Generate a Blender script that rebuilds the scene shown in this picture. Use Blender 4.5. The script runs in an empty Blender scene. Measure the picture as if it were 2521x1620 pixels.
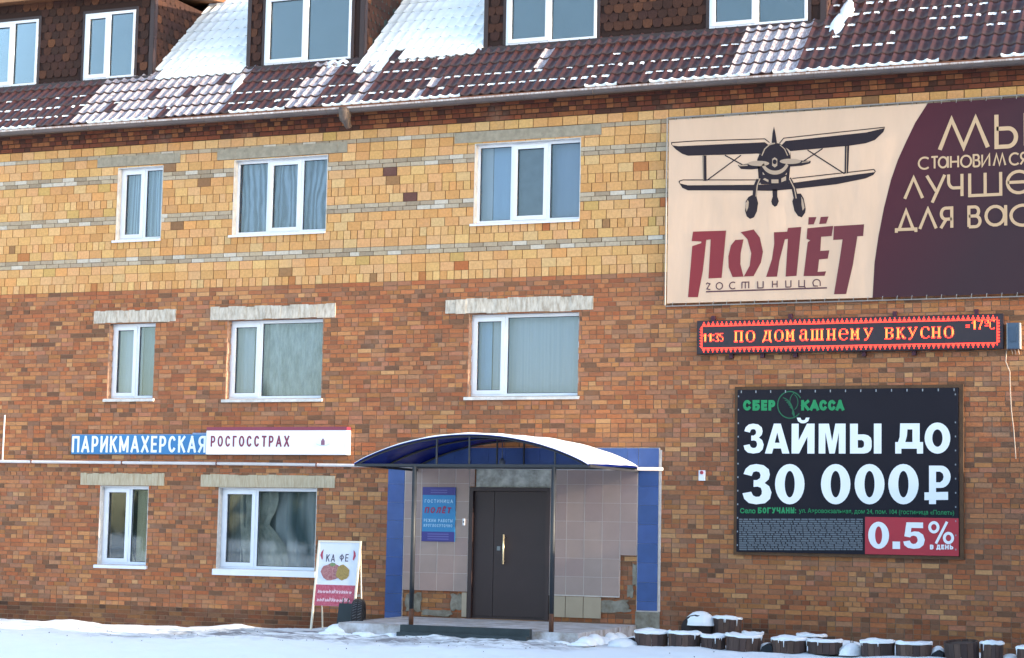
import bpy, math, random
import numpy as np
from mathutils import Vector, Matrix, geometry as geo
random.seed(7); rng = np.random.default_rng(7)
S = bpy.context.scene; C = S.collection
R_ = math.radians

# ------------------------------------------------------------------ camera, light, exposure
CAMX, CAMY, CAMZ = 0.0, -29.955, 1.5416
YAW, PITCH, ROLL, FPX = 0.396048, 0.1040716, 0.0198577, 4920.47
fw = Vector((-math.sin(YAW)*math.cos(PITCH), math.cos(YAW)*math.cos(PITCH), math.sin(PITCH)))
r0 = Vector((math.cos(YAW), math.sin(YAW), 0)); u0 = r0.cross(fw)
rt = r0*math.cos(ROLL) + u0*math.sin(ROLL); up = -r0*math.sin(ROLL) + u0*math.cos(ROLL)
cam = bpy.data.cameras.new('camera'); co = bpy.data.objects.new('camera', cam); C.objects.link(co)
M = Matrix((rt, up, -fw)).transposed().to_4x4(); M.translation = (CAMX, CAMY, CAMZ); co.matrix_world = M
cam.sensor_width = 36; cam.lens = FPX/2521*36; cam.clip_end = 3000; S.camera = co

w = bpy.data.worlds.new('World'); S.world = w; w.use_nodes = True
SUN_EL, SUN_FRONT = R_(13.0), R_(1.5)
sd = Vector((math.cos(SUN_EL)*math.cos(SUN_FRONT), -math.cos(SUN_EL)*math.sin(SUN_FRONT), math.sin(SUN_EL)))
nt = w.node_tree; bg = nt.nodes['Background']; sky = nt.nodes.new('ShaderNodeTexSky'); sky.sky_type = 'NISHITA'
sky.sun_disc = False; sky.sun_elevation = SUN_EL; sky.sun_rotation = math.atan2(sd.x, sd.y)
sky.air_density = 1.0; sky.dust_density = 1.5; sky.ozone_density = 1.0
nt.links.new(sky.outputs[0], bg.inputs[0]); bg.inputs[1].default_value = 0.15
sl = bpy.data.lights.new('sun', 'SUN'); sl.energy = 2.2; sl.angle = R_(0.5); sl.color = (1, .84, .62)
so = bpy.data.objects.new('sun', sl); C.objects.link(so); so.rotation_euler = (-sd).to_track_quat('-Z', 'Y').to_euler()
so.location = (20, -10, 20)
S.view_settings.view_transform = 'Standard'; S.view_settings.look = 'None'; S.view_settings.gamma = 1
S.view_settings.use_curve_mapping = False; S.view_settings.exposure = 2.32

# ------------------------------------------------------------------ helpers
def lin(c):
    c = c/255
    return c/12.92 if c <= .04045 else ((c+.055)/1.055)**2.4
ALB = .62
def K(r, g, b, s=ALB): return (lin(r)*s, lin(g)*s, lin(b)*s, 1)

def W(px, py, y=0.0):
    """the point of the vertical plane at depth y that the photograph shows at pixel px, py"""
    d = fw + rt*((px-1260.5)/FPX) - up*((py-810)/FPX)
    t = (y-CAMY)/d.y
    return (CAMX+d.x*t, CAMZ+d.z*t)

MATS = {}
def mat(name, col, rough=.8, metal=0, noise=0, nscale=8, bump=0, bscale=60, emit=0, attr=None, spec=.4, stretch=None, col2=None, n2=3):
    if name in MATS: return MATS[name]
    m = bpy.data.materials.new(name); m.use_nodes = True; t = m.node_tree; b = t.nodes['Principled BSDF']
    b.inputs['Roughness'].default_value = rough; b.inputs['Metallic'].default_value = metal
    b.inputs['Specular IOR Level'].default_value = spec
    b.inputs['Base Color'].default_value = col
    src = None
    if attr:
        a = t.nodes.new('ShaderNodeAttribute'); a.attribute_name = attr; src = a.outputs['Color']
    tc = t.nodes.new('ShaderNodeNewGeometry'); vec = tc.outputs['Position']
    if stretch:
        mp = t.nodes.new('ShaderNodeVectorMath'); mp.operation = 'MULTIPLY'; mp.inputs[1].default_value = stretch
        t.links.new(vec, mp.inputs[0]); vec = mp.outputs[0]
    if noise:
        n = t.nodes.new('ShaderNodeTexNoise'); n.inputs['Scale'].default_value = nscale; n.inputs['Detail'].default_value = 5
        n.inputs['Roughness'].default_value = .65
        t.links.new(vec, n.inputs['Vector'])
        mr = t.nodes.new('ShaderNodeMapRange'); mr.inputs[1].default_value = .3; mr.inputs[2].default_value = .7
        mx = t.nodes.new('ShaderNodeMix'); mx.data_type = 'RGBA'
        if col2 is not None:
            mr.inputs[3].default_value = 0; mr.inputs[4].default_value = 1
            t.links.new(n.outputs[0], mr.inputs[0]); t.links.new(mr.outputs[0], mx.inputs[0])
            mx.inputs[7].default_value = col2
            if src: t.links.new(src, mx.inputs[6])
            else: mx.inputs[6].default_value = col
        else:
            mr.inputs[3].default_value = 1-noise; mr.inputs[4].default_value = 1+noise
            t.links.new(n.outputs[0], mr.inputs[0])
            mx.blend_type = 'MULTIPLY'; mx.inputs[0].default_value = 1
            if src: t.links.new(src, mx.inputs[6])
            else: mx.inputs[6].default_value = col
            t.links.new(mr.outputs[0], mx.inputs[7])
        src = mx.outputs[2]
    if src: t.links.new(src, b.inputs['Base Color'])
    if bump:
        n = t.nodes.new('ShaderNodeTexNoise'); n.inputs['Scale'].default_value = bscale; n.inputs['Detail'].default_value = 6
        t.links.new(vec, n.inputs['Vector'])
        bp = t.nodes.new('ShaderNodeBump'); bp.inputs['Strength'].default_value = bump; bp.inputs['Distance'].default_value = .01
        t.links.new(n.outputs[0], bp.inputs['Height']); t.links.new(bp.outputs[0], b.inputs['Normal'])
    if emit:
        b.inputs['Emission Color'].default_value = col; b.inputs['Emission Strength'].default_value = emit
    MATS[name] = m; return m

def glass_mat():
    m = bpy.data.materials.new('window_glass'); m.use_nodes = True; t = m.node_tree; t.nodes.clear()
    o = t.nodes.new('ShaderNodeOutputMaterial'); mx = t.nodes.new('ShaderNodeMixShader')
    tr = t.nodes.new('ShaderNodeBsdfTransparent'); tr.inputs[0].default_value = (.93, .94, .96, 1)
    g = t.nodes.new('ShaderNodeBsdfGlossy'); g.inputs['Roughness'].default_value = .03; g.inputs[0].default_value = (.86, .95, 1, 1)
    f = t.nodes.new('ShaderNodeFresnel'); f.inputs[0].default_value = 1.55
    t.links.new(f.outputs[0], mx.inputs[0]); t.links.new(tr.outputs[0], mx.inputs[1]); t.links.new(g.outputs[0], mx.inputs[2])
    t.links.new(mx.outputs[0], o.inputs[0]); return m
GLASS = glass_mat()

LOC = {}
def tag(o, label=None, cat=None, group=None, kind=None):
    if label: o['label'] = label
    if cat: o['category'] = cat
    if group: o['group'] = group
    if kind: o['kind'] = kind
    return o
def empty(name, loc, label=None, cat=None, group=None, kind=None, parent=None):
    o = bpy.data.objects.new(name, None); C.objects.link(o)
    base = LOC[parent.name] if parent else Vector((0, 0, 0))
    o.location = Vector(loc)-base; o.parent = parent; o.empty_display_size = .2
    LOC[o.name] = Vector(loc)
    return tag(o, label, cat, group, kind)

class MB:
    def __init__(s): s.v = []; s.f = []; s.c = []; s.m = []; s.cur = 0; s.col = None
    def quad(s, pts):
        n = len(s.v); s.v += [tuple(p) for p in pts]; s.f.append(tuple(range(n, n+len(pts)))); s.m.append(s.cur)
        if s.col is not None: s.c += [s.col]*len(pts)
    def box(s, x0, x1, y0, y1, z0, z1, back=True):
        n = len(s.v)
        s.v += [(x0, y0, z0), (x1, y0, z0), (x1, y1, z0), (x0, y1, z0), (x0, y0, z1), (x1, y0, z1), (x1, y1, z1), (x0, y1, z1)]
        fs = [(0, 1, 5, 4), (1, 2, 6, 5), (3, 0, 4, 7), (3, 2, 1, 0), (4, 5, 6, 7)]
        if back: fs.append((2, 3, 7, 6))
        for f in fs: s.f.append(tuple(n+i for i in f)); s.m.append(s.cur)
        if s.col is not None: s.c += [s.col]*8
    def poly(s, pts, y, holes=()):
        """flat polygon(s) in the plane y, pts = (x, z)"""
        loops = [[Vector((p[0], p[1], 0)) for p in L] for L in [pts]+list(holes)]
        n = len(s.v); allp = [p for L in loops for p in L]
        tris = geo.tessellate_polygon(loops)
        s.v += [(p.x, y, p.y) for p in allp]
        if s.col is not None: s.c += [s.col]*len(allp)
        for t in tris:
            a, b, c = (allp[i] for i in t)
            if (b-a).cross(c-a).z < 0: t = t[::-1]
            s.f.append(tuple(n+i for i in t)); s.m.append(s.cur)
    def prism(s, pts, y0, y1):
        s.poly(pts, y0); n = len(pts)
        k = len(s.v); s.v += [(p[0], y0, p[1]) for p in pts]+[(p[0], y1, p[1]) for p in pts]
        if s.col is not None: s.c += [s.col]*(2*n)
        for i in range(n):
            j = (i+1) % n; s.f.append((k+i, k+j, k+n+j, k+n+i)); s.m.append(s.cur)
        s.poly(pts, y1)
    def tube(s, pts, r, seg=8, cap=True):
        pts = [Vector(p) for p in pts]; n0 = len(s.v); N = len(pts)
        rr = r if hasattr(r, '__len__') else [r]*N
        for i, p in enumerate(pts):
            d = (pts[min(i+1, N-1)]-pts[max(i-1, 0)]).normalized()
            a = d.cross(Vector((0, 0, 1)) if abs(d.z) < .9 else Vector((0, 1, 0))).normalized(); b = d.cross(a)
            for k in range(seg):
                th = 2*math.pi*k/seg; s.v.append(tuple(p+(a*math.cos(th)+b*math.sin(th))*rr[i]))
        for i in range(N-1):
            for k in range(seg):
                k2 = (k+1) % seg
                s.f.append((n0+i*seg+k, n0+i*seg+k2, n0+(i+1)*seg+k2, n0+(i+1)*seg+k)); s.m.append(s.cur)
        if cap:
            s.f.append(tuple(n0+k for k in range(seg))[::-1]); s.m.append(s.cur)
            s.f.append(tuple(n0+(N-1)*seg+k for k in range(seg))); s.m.append(s.cur)
        if s.col is not None: s.c += [s.col]*(len(s.v)-n0)
    def stroke(s, pts, wd, y):
        """a printed line of width wd in the plane y, pts = (x, z)"""
        s.ns = getattr(s, 'ns', 0)+1; y = y-.0003*(s.ns % 12)
        P = [Vector((p[0], p[1])) for p in pts]; L = []; Rr = []
        closed = (P[0]-P[-1]).length < 1e-6; N = len(P)
        for i, p in enumerate(P):
            a = P[i-1] if i > 0 else (P[-2] if closed else None); b = P[i+1] if i < N-1 else (P[1] if closed else None)
            d1 = (p-a).normalized() if a is not None and (p-a).length > 1e-9 else None
            d2 = (b-p).normalized() if b is not None and (b-p).length > 1e-9 else None
            if d1 is None: d1 = d2
            if d2 is None: d2 = d1
            n1 = Vector((-d1.y, d1.x)); n2 = Vector((-d2.y, d2.x)); n = (n1+n2)
            if n.length < .3: n = n1.copy()
            n.normalize(); k = min(1/max(.35, n.dot(n1)), 2.2)*wd/2
            L.append(p+n*k); Rr.append(p-n*k)
        for i in range(N-1):
            s.quad([(L[i].x, y, L[i].y), (Rr[i].x, y, Rr[i].y), (Rr[i+1].x, y, Rr[i+1].y), (L[i+1].x, y, L[i+1].y)])
    def mesh(s, name, mats, smooth=False, off=(0, 0, 0)):
        me = bpy.data.meshes.new(name)
        ox, oy, oz = off
        me.from_pydata([(a-ox, b-oy, c-oz) for a, b, c in s.v], [], s.f)
        for m in (mats if isinstance(mats, (list, tuple)) else [mats]): me.materials.append(m)
        if any(s.m): me.polygons.foreach_set('material_index', s.m)
        if s.c:
            at = me.color_attributes.new('Col', 'FLOAT_COLOR', 'POINT')
            at.data.foreach_set('color', np.array(s.c, dtype=np.float32).ravel())
        if smooth: me.polygons.foreach_set('use_smooth', [True]*len(me.polygons))
        me.update(); return me
    def build(s, name, mats, parent=None, smooth=False, label=None, cat=None, group=None, kind=None, origin=None):
        base = LOC[parent.name] if parent else Vector((0, 0, 0))
        o3 = Vector(origin) if origin is not None else base
        o = bpy.data.objects.new(name, s.mesh(name, mats, smooth, o3)); C.objects.link(o)
        o.parent = parent; o.location = o3-base; LOC[o.name] = o3
        return tag(o, label, cat, group, kind)

def split_build(b, name, mats, parent, **kw):
    """every loose piece collected in b becomes an object of its own"""
    par = list(range(len(b.v)))
    def find(i):
        while par[i] != i: par[i] = par[par[i]]; i = par[i]
        return i
    for f in b.f:
        for j in f[1:]: par[find(j)] = find(f[0])
    gr = {}
    for f in b.f: gr.setdefault(find(f[0]), []).append(f)
    for fs in gr.values():
        ids = sorted({i for f in fs for i in f}); mp_ = {i: k for k, i in enumerate(ids)}
        m = MB(); m.v = [b.v[i] for i in ids]; m.f = [tuple(mp_[i] for i in f) for f in fs]; m.m = [0]*len(fs)
        m.build(name, mats, parent, **kw)

def inst(name, me, parent, loc, rot=None, label=None, kind=None):
    o = bpy.data.objects.new(name, me); C.objects.link(o); o.parent = parent
    o.location = Vector(loc)-LOC[parent.name]
    if rot: o.rotation_euler = rot
    LOC[o.name] = Vector(loc)
    return tag(o, label, None, None, kind)

def text_geo(body, bold=0.0, shear=0.0):
    c = bpy.data.curves.new('lettering', 'FONT'); c.body = body; c.size = 1; c.shear = shear; c.resolution_u = 4
    o = bpy.data.objects.new('lettering', c); C.objects.link(o)
    dg = bpy.context.evaluated_depsgraph_get(); dg.update()
    m = o.evaluated_get(dg).to_mesh()
    v = [(p.co.x, p.co.y) for p in m.vertices]; f = [tuple(p.vertices) for p in m.polygons]
    o.evaluated_get(dg).to_mesh_clear(); bpy.data.objects.remove(o); bpy.data.curves.remove(c)
    return v, f
def fit_text(b, body, x0, x1, z0, z1, y, bold=0.0, shear=0.0):
    v, f = text_geo(body, bold, shear); n = len(b.v)
    ax, bx = min(p[0] for p in v), max(p[0] for p in v); az, bz = min(p[1] for p in v), max(p[1] for p in v)
    shifts = [(0, 0)]
    if bold > .004:
        o = (-1, -.33, .33, 1)
        shifts += [(bold*u, bold*v_) for u in o for v_ in o if max(abs(u), abs(v_)) == 1]
        ax -= bold; bx += bold; az -= bold; bz += bold
    for k, (sx, sz) in enumerate(shifts):      # each thickness pass lies a hair in front of the last
        n = len(b.v)
        b.v += [(x0+(p[0]+sx-ax)/(bx-ax)*(x1-x0), y-.0004*k, z0+(p[1]+sz-az)/(bz-az)*(z1-z0)) for p in v]
        b.f += [tuple(n+i for i in q) for q in f]; b.m += [b.cur]*len(f)
        if b.col is not None: b.c += [b.col]*len(v)

def ell(cx, cz, rx, rz, a0=0, a1=360, n=20):
    return [(cx+rx*math.cos(R_(a0+(a1-a0)*i/n)), cz+rz*math.sin(R_(a0+(a1-a0)*i/n))) for i in range(n+1)]

def arc(cx, cz, rx, rz, a0, a1, n=12): return ell(cx, cz, rx, rz, a0, a1, n)
_bow = lambda m, top, bot: [(m, top)]+arc(m, (top+bot)/2, 1-m, (top-bot)/2, 90, -90)[1:-1]+[(m, bot)]
CAPS = {  # relative width, strokes in a unit box
 'П': (1, [[(0,0),(0,1),(1,1),(1,0)]]), 'А': (1.1, [[(0,0),(.5,1)],[(.5,1),(1,0)],[(.2,.27),(.8,.27)]]),
 'Р': (.9, [[(0,0),(0,1)],[(0,1)]+_bow(.5,1,.42)+[(0,.42)]]), 'И': (1, [[(0,0),(0,1)],[(1,0),(1,1)],[(0,.05),(1,.95)]]),
 'Й': (1, [[(0,0),(0,1)],[(1,0),(1,1)],[(0,.05),(1,.95)]]), 'К': (.95, [[(0,0),(0,1)],[(0,.45),(.95,1)],[(.3,.62),(1,0)]]),
 'М': (1.25, [[(0,0),(0,1)],[(1,0),(1,1)],[(.02,.96),(.5,.12)],[(.5,.12),(.98,.96)]]), 'Х': (1, [[(0,0),(1,1)],[(0,1),(1,0)]]),
 'Е': (.8, [[(1,0),(0,0),(0,1),(1,1)],[(0,.5),(.9,.5)]]), 'С': (1, [arc(.5,.5,.5,.5,42,318,20)]),
 'Я': (.95, [[(1,0),(1,1)],[(1,1),(.5,1)]+arc(.5,.71,.5,.29,90,270)[1:-1]+[(.5,.42),(1,.42)],[(.5,.42),(0,0)]]),
 'О': (1.05, [arc(.5,.5,.5,.5,0,360,28)]), 'Г': (.75, [[(0,0),(0,1),(1,1)]]), 'Т': (.9, [[(0,1),(1,1)],[(.5,1),(.5,0)]]),
 'З': (.8, [[(.05,.86)]+arc(.5,.76,.42,.24,140,-80)+[(.4,.53)], [(.4,.53)]+arc(.5,.27,.5,.27,80,-150)]),
 'Ы': (1.3, [[(0,1),(0,.1)],[(0,0),(.35,0)]+arc(.35,.28,.32,.28,-90,90)[1:]+[(.1,.56)],[(1,0),(1,1)]]),
 'Ь': (.85, [[(0,1),(0,.1)],[(0,0),(.5,0)]+arc(.5,.28,.5,.28,-90,90)[1:]+[(.1,.56)]]), 'Н': (1, [[(0,0),(0,1)],[(1,0),(1,1)],[(0,.5),(1,.5)]]),
 'Д': (1.15, [[(0,-.17),(0,.0),(1,0),(1,-.17)],[(.16,0),(.3,1),(.82,1),(.82,0)]]),
 'Б': (.9, [[(.9,1),(0,1),(0,.1)],[(0,0),(.5,0)]+arc(.5,.28,.5,.28,-90,90)[1:]+[(.1,.56)]]), 'У': (.95, [[(0,1),(.5,.4)],[(1,1),(.35,0),(.1,0)]]),
 'Ч': (.9, [[(0,1),(0,.6),(.15,.42),(1,.42)],[(1,1),(1,0)]]), 'Ж': (1.4, [[(.5,0),(.5,1)],[(0,1),(.45,.5),(0,0)],[(1,1),(.55,.5),(1,0)]]),
 'Л': (1, [[(0,0),(.2,.2),(.3,1),(1,1),(1,0)]]), 'Ц': (1.05, [[(0,1),(0,0),(.95,0),(.95,-.15)],[(.9,0),(.9,1)]]), 'Ё': (.8, [[(1,0),(0,0),(0,1),(1,1)],[(0,.5),(.9,.5)],[(.2,1.25),(.35,1.25)],[(.65,1.25),(.8,1.25)]]),
 'Ф': (1.1, [[(.5,0),(.5,1)], arc(.5,.55,.5,.28,0,360,20)]), 'В': (.9, [[(0,0),(0,1)],[(0,1)]+_bow(.5,1,.53)+[(0,.53)],[(0,.53)]+_bow(.5,.53,0)+[(0,0)]]),
 '0': (.9, [arc(.5,.5,.5,.5,0,360,28)]), '3': (.9, [[(.02,.78)]+arc(.48,.76,.42,.24,150,-80)+[(.4,.53)], [(.4,.53)]+arc(.5,.27,.5,.27,80,-160)]),
 '5': (.9, [[(.92,1),(.2,1),(.12,.52)],[(.12,.52)]+arc(.48,.33,.5,.33,125,-150)]), '.': (.3, [[(.3,.0),(.7,.0)]]), ' ': (.5, [])}
def cap(b, ch, x0, x1, z0, z1, y, wd, shear=0):
    h = wd/2
    for st in CAPS[ch][1]:
        P = [(x0+h+(x1-x0-wd)*u+shear*(z1-z0)*v_, z0+h+(z1-z0-wd)*v_) for u, v_ in st]
        if P[0] != P[-1]:
            def ext(a, c):
                d = Vector((a[0]-c[0], a[1]-c[1])); d = d.normalized()*h if d.length else d; return (a[0]+d.x*.98, a[1]+d.y*.98)
            P[0] = ext(P[0], P[1]); P[-1] = ext(P[-1], P[-2])
            P = [(p[0], min(max(p[1], z0-(z1-z0)*.2), z1+(z1-z0)*.3)) for p in P]
        b.stroke(P, wd, y)
    if ch == 'Й': b.stroke([(x0+(x1-x0)*u, z1+(z1-z0)*v_) for u, v_ in ((.28, .22), (.36, .12), (.5, .08), (.64, .12), (.72, .22))], wd*.6, y)
_OV = lambda rx, rz, n=28: [(.5+rx*math.cos(6.2832*i/n), .5+rz*math.sin(6.2832*i/n)) for i in range(n)]
HEAVY = {  # outline and holes in a unit box
 '0': ([_OV(.5, .5)], [_OV(.17, .33)]), 'О': ([_OV(.5, .5)], [_OV(.20, .28)]),
 'А': ([[(0,0),(.36,1),(.64,1),(1,0),(.71,0),(.655,.17),(.345,.17),(.29,0)]], [[(.40,.36),(.60,.36),(.5,.70)]]),
 'Й': ([[(0,0),(0,1),(.31,1),(.31,.44),(.67,1),(1,1),(1,0),(.69,0),(.69,.56),(.33,0)]], []),
 'М': ([[(0,0),(0,1),(.38,1),(.5,.42),(.62,1),(1,1),(1,0),(.75,0),(.75,.70),(.60,0),(.40,0),(.25,.70),(.25,0)]], []),
 'Ы': ([[(0,0),(0,1),(.25,1),(.25,.64),(.45,.64),(.57,.61),(.66,.53),(.69,.42),(.69,.22),(.66,.11),(.57,.03),(.45,0)], [(.76,0),(.76,1),(1,1),(1,0)]], [[(.25,.19),(.25,.45),(.38,.45),(.44,.40),(.45,.32),(.44,.24),(.38,.19)]]),
 'Д': ([[(0,0),(0,.38),(.10,.38),(.16,.55),(.18,1),(.88,1),(.88,.38),(1,.38),(1,0),(.78,0),(.78,.16),(.22,.16),(.22,0)]], [[(.36,.38),(.62,.38),(.62,.80),(.44,.80),(.42,.58)]]),
 'З': ([[(0,.27),(.30,.31),(.36,.22),(.46,.185),(.58,.19),(.66,.25),(.67,.33),(.63,.41),(.52,.44),(.38,.43),(.38,.60),(.50,.60),(.60,.65),(.62,.73),(.57,.80),(.47,.82),(.37,.80),(.31,.70),(.03,.75),(.10,.88),(.25,.97),(.47,1),(.72,.97),(.90,.87),(.94,.74),(.90,.62),(.76,.53),(.92,.45),(1,.30),(.95,.14),(.78,.03),(.48,0),(.22,.03),(.06,.13)]], []),
 '5': ([[(0,.27),(.30,.31),(.36,.22),(.46,.18),(.58,.20),(.66,.28),(.67,.36),(.62,.46),(.50,.50),(.38,.48),(.32,.43),(.05,.47),(.15,1),(.92,1),(.92,.79),(.38,.79),(.35,.62),(.50,.66),(.72,.65),(.92,.54),(1,.35),(.94,.15),(.76,.03),(.48,0),(.22,.03),(.05,.13)]], [])}
HEAVY['3'] = HEAVY['З']
def heavy(b, ch, x0, x1, z0, z1, y):
    f = lambda L: [(x0+(x1-x0)*u, z0+(z1-z0)*v_) for u, v_ in L]
    for i, L in enumerate(HEAVY[ch][0]): b.poly(f(L), y, [f(h) for h in HEAVY[ch][1]] if i == 0 else ())
    if ch == 'Й': b.poly(f([(.22,1.20),(.38,1.20),(.42,1.13),(.5,1.11),(.58,1.13),(.62,1.20),(.78,1.20),(.72,1.08),(.60,1.02),(.5,1.01),(.40,1.02),(.28,1.08)]), y)
def caps(b, word, x0, x1, z0, z1, y, wd, gap=.22, shear=0):
    tw = sum(CAPS[c][0] for c in word)+gap*(len(word)-1); u = (x1-x0)/tw; x = x0
    for c in word:
        cap(b, c, x, x+CAPS[c][0]*u, z0, z1, y, wd, shear); x += (CAPS[c][0]+gap)*u

# ------------------------------------------------------------------ materials
m_brick = mat('brick_clay', K(200, 140, 90), .9, noise=.16, nscale=22, bump=.35, bscale=90, attr='Col')
t = m_brick.node_tree; pb = t.nodes['Principled BSDF']; src = pb.inputs['Base Color'].links[0].from_socket
ge = t.nodes.new('ShaderNodeNewGeometry'); n1 = t.nodes.new('ShaderNodeTexNoise'); n1.inputs['Scale'].default_value = .75; n1.inputs['Detail'].default_value = 8; n1.inputs['Roughness'].default_value = .7
t.links.new(ge.outputs['Position'], n1.inputs['Vector'])
mr = t.nodes.new('ShaderNodeMapRange'); mr.inputs[1].default_value = .56; mr.inputs[2].default_value = .74; mr.inputs[4].default_value = .38; t.links.new(n1.outputs[0], mr.inputs[0])
mx = t.nodes.new('ShaderNodeMix'); mx.data_type = 'RGBA'; mx.inputs[7].default_value = K(196, 168, 146); t.links.new(mr.outputs[0], mx.inputs[0]); t.links.new(src, mx.inputs[6])   # pale lime bloom in patches
t.links.new(mx.outputs[2], pb.inputs['Base Color'])
m_mortar_y = mat('yellow_mortar', K(116, 84, 58), .95, noise=.25, nscale=6, bump=.4)
m_mortar_r = mat('red_mortar', K(160, 132, 110), .95, noise=.28, nscale=7, bump=.5)
m_concrete = mat('lintel_concrete', K(178, 168, 150), .95, noise=.22, nscale=9, bump=.5, bscale=40)
m_lime = mat('limewashed_concrete', K(236, 228, 216, .72), .95, noise=1, nscale=7, bump=.7, bscale=30, col2=K(184, 168, 150), stretch=(3, 1, .8))
m_cream = mat('cream_concrete', K(226, 212, 186), .95, noise=1, nscale=8, bump=.4, bscale=30, col2=K(194, 174, 144), stretch=(4, 1, .6))
m_pvc = mat('white_plastic', K(236, 240, 250, .8), .35, noise=.04, nscale=3)
m_reveal = mat('white_plaster', K(222, 218, 214, .75), .8, noise=.2, nscale=8, bump=.4)
m_rawreveal = mat('raw_reveal', K(190, 150, 126), .95, noise=.4, nscale=14, bump=.9, bscale=25)
m_snow = mat('snow', (.84, .87, .90, 1), .6, noise=.05, nscale=3, bump=.35, bscale=18, spec=.3)
m_gsnow = None
m_tile = mat('roof_metal', K(80, 50, 48), .28, noise=.16, nscale=3, bump=.05, spec=.5)
m_frost = mat('frosted_roof', K(226, 220, 230, .72), .7, noise=1, nscale=9, bump=.3, col2=K(118, 94, 98), stretch=(5, 1, 1.2))
m_shingle = mat('shingle', K(90, 55, 42), .95, noise=.25, nscale=40, bump=.3, attr='Col')
m_trim = mat('brown_trim', K(66, 46, 46), .4, noise=.12, nscale=5)
m_fascia = mat('tan_fascia', K(176, 124, 84), .6, noise=.15, nscale=6)
m_wood = mat('soffit_wood', K(150, 98, 64), .7, noise=.25, nscale=9, stretch=(1, 6, 1))
m_gutter = mat('gutter_steel', K(112, 100, 98), .45, metal=.3, noise=.2, nscale=4, stretch=(.5, 1, 1))
m_copper = mat('gutter_rim_metal', K(196, 150, 120), .35, metal=.5, noise=1, nscale=26, col2=K(245, 240, 238, .8), stretch=(1, .1, .1))  # near-white flecks put the rim's highlight into its colour
m_dark = mat('dark_void', K(40, 38, 40), .9)
m_room = mat('room_wall', K(120, 125, 125), .9)

# ------------------------------------------------------------------ ground
def gz(x, y):
    t = min(1, max(0, (x+19)/5.0)); t = t*t*(3-2*t)
    z = -.10 + t*.10
    q = math.exp(-((x+12.3)/2.6)**4)*math.exp(-((y+1.2)/2.2)**4)*.05
    return z*(1 if y > -3 else max(0, 1+(y+3)/6)) + q
def nz(x, y):
    return (.022*math.sin(x*1.7+y*1.1)+.016*math.sin(x*3.9-y*2.3+1)+.010*math.sin(x*7.1+y*6.3)+.006*math.sin(x*15+3*math.sin(y*9)))
def nonuni():
    xs = list(np.concatenate([[-600, -300, -120, -60, -40], np.arange(-30, 6.01, .12), [8, 12, 20, 40, 80, 200, 600]]))
    ys = list(np.concatenate([[-600, -300, -120, -60, -36, -30, -24, -20, -16, -13], np.arange(-11, .51, .09), [1.5, 4, 10, 30, 100, 300, 600]]))
    return xs, ys
xs, ys = nonuni(); g = MB(); nx = len(xs)
for y in ys:
    for x in xs:
        z = gz(x, y)
        if -31 < x < 8 and -11 < y < .6:
            z += nz(x, y)*.8+random.uniform(-.006, .006)
            z += .03*math.exp(-((y+.05)/.22)**2)*(.5+.5*math.sin(x*5+2*math.sin(x*1.3)))*(1 if x < -14.5 else 0)
            if -19.5 < x < -10 and -6 < y < -.3: z += random.uniform(-.018, .012)+.014*math.sin(x*23+y*11)*math.sin(y*19-x*7)
            if -10.2 < x < 0: z += .012*math.sin(x*2.1)*math.exp(-((y+2.6)/.7)**2)-.02
            if -14.6 < x < -10.2 and y > -2.3: z = min(z, .05)
        g.v.append((x, y, z))
for j in range(len(ys)-1):
    for i in range(nx-1): g.f.append((j*nx+i, j*nx+i+1, (j+1)*nx+i+1, (j+1)*nx+i)); g.m.append(0)
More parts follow.
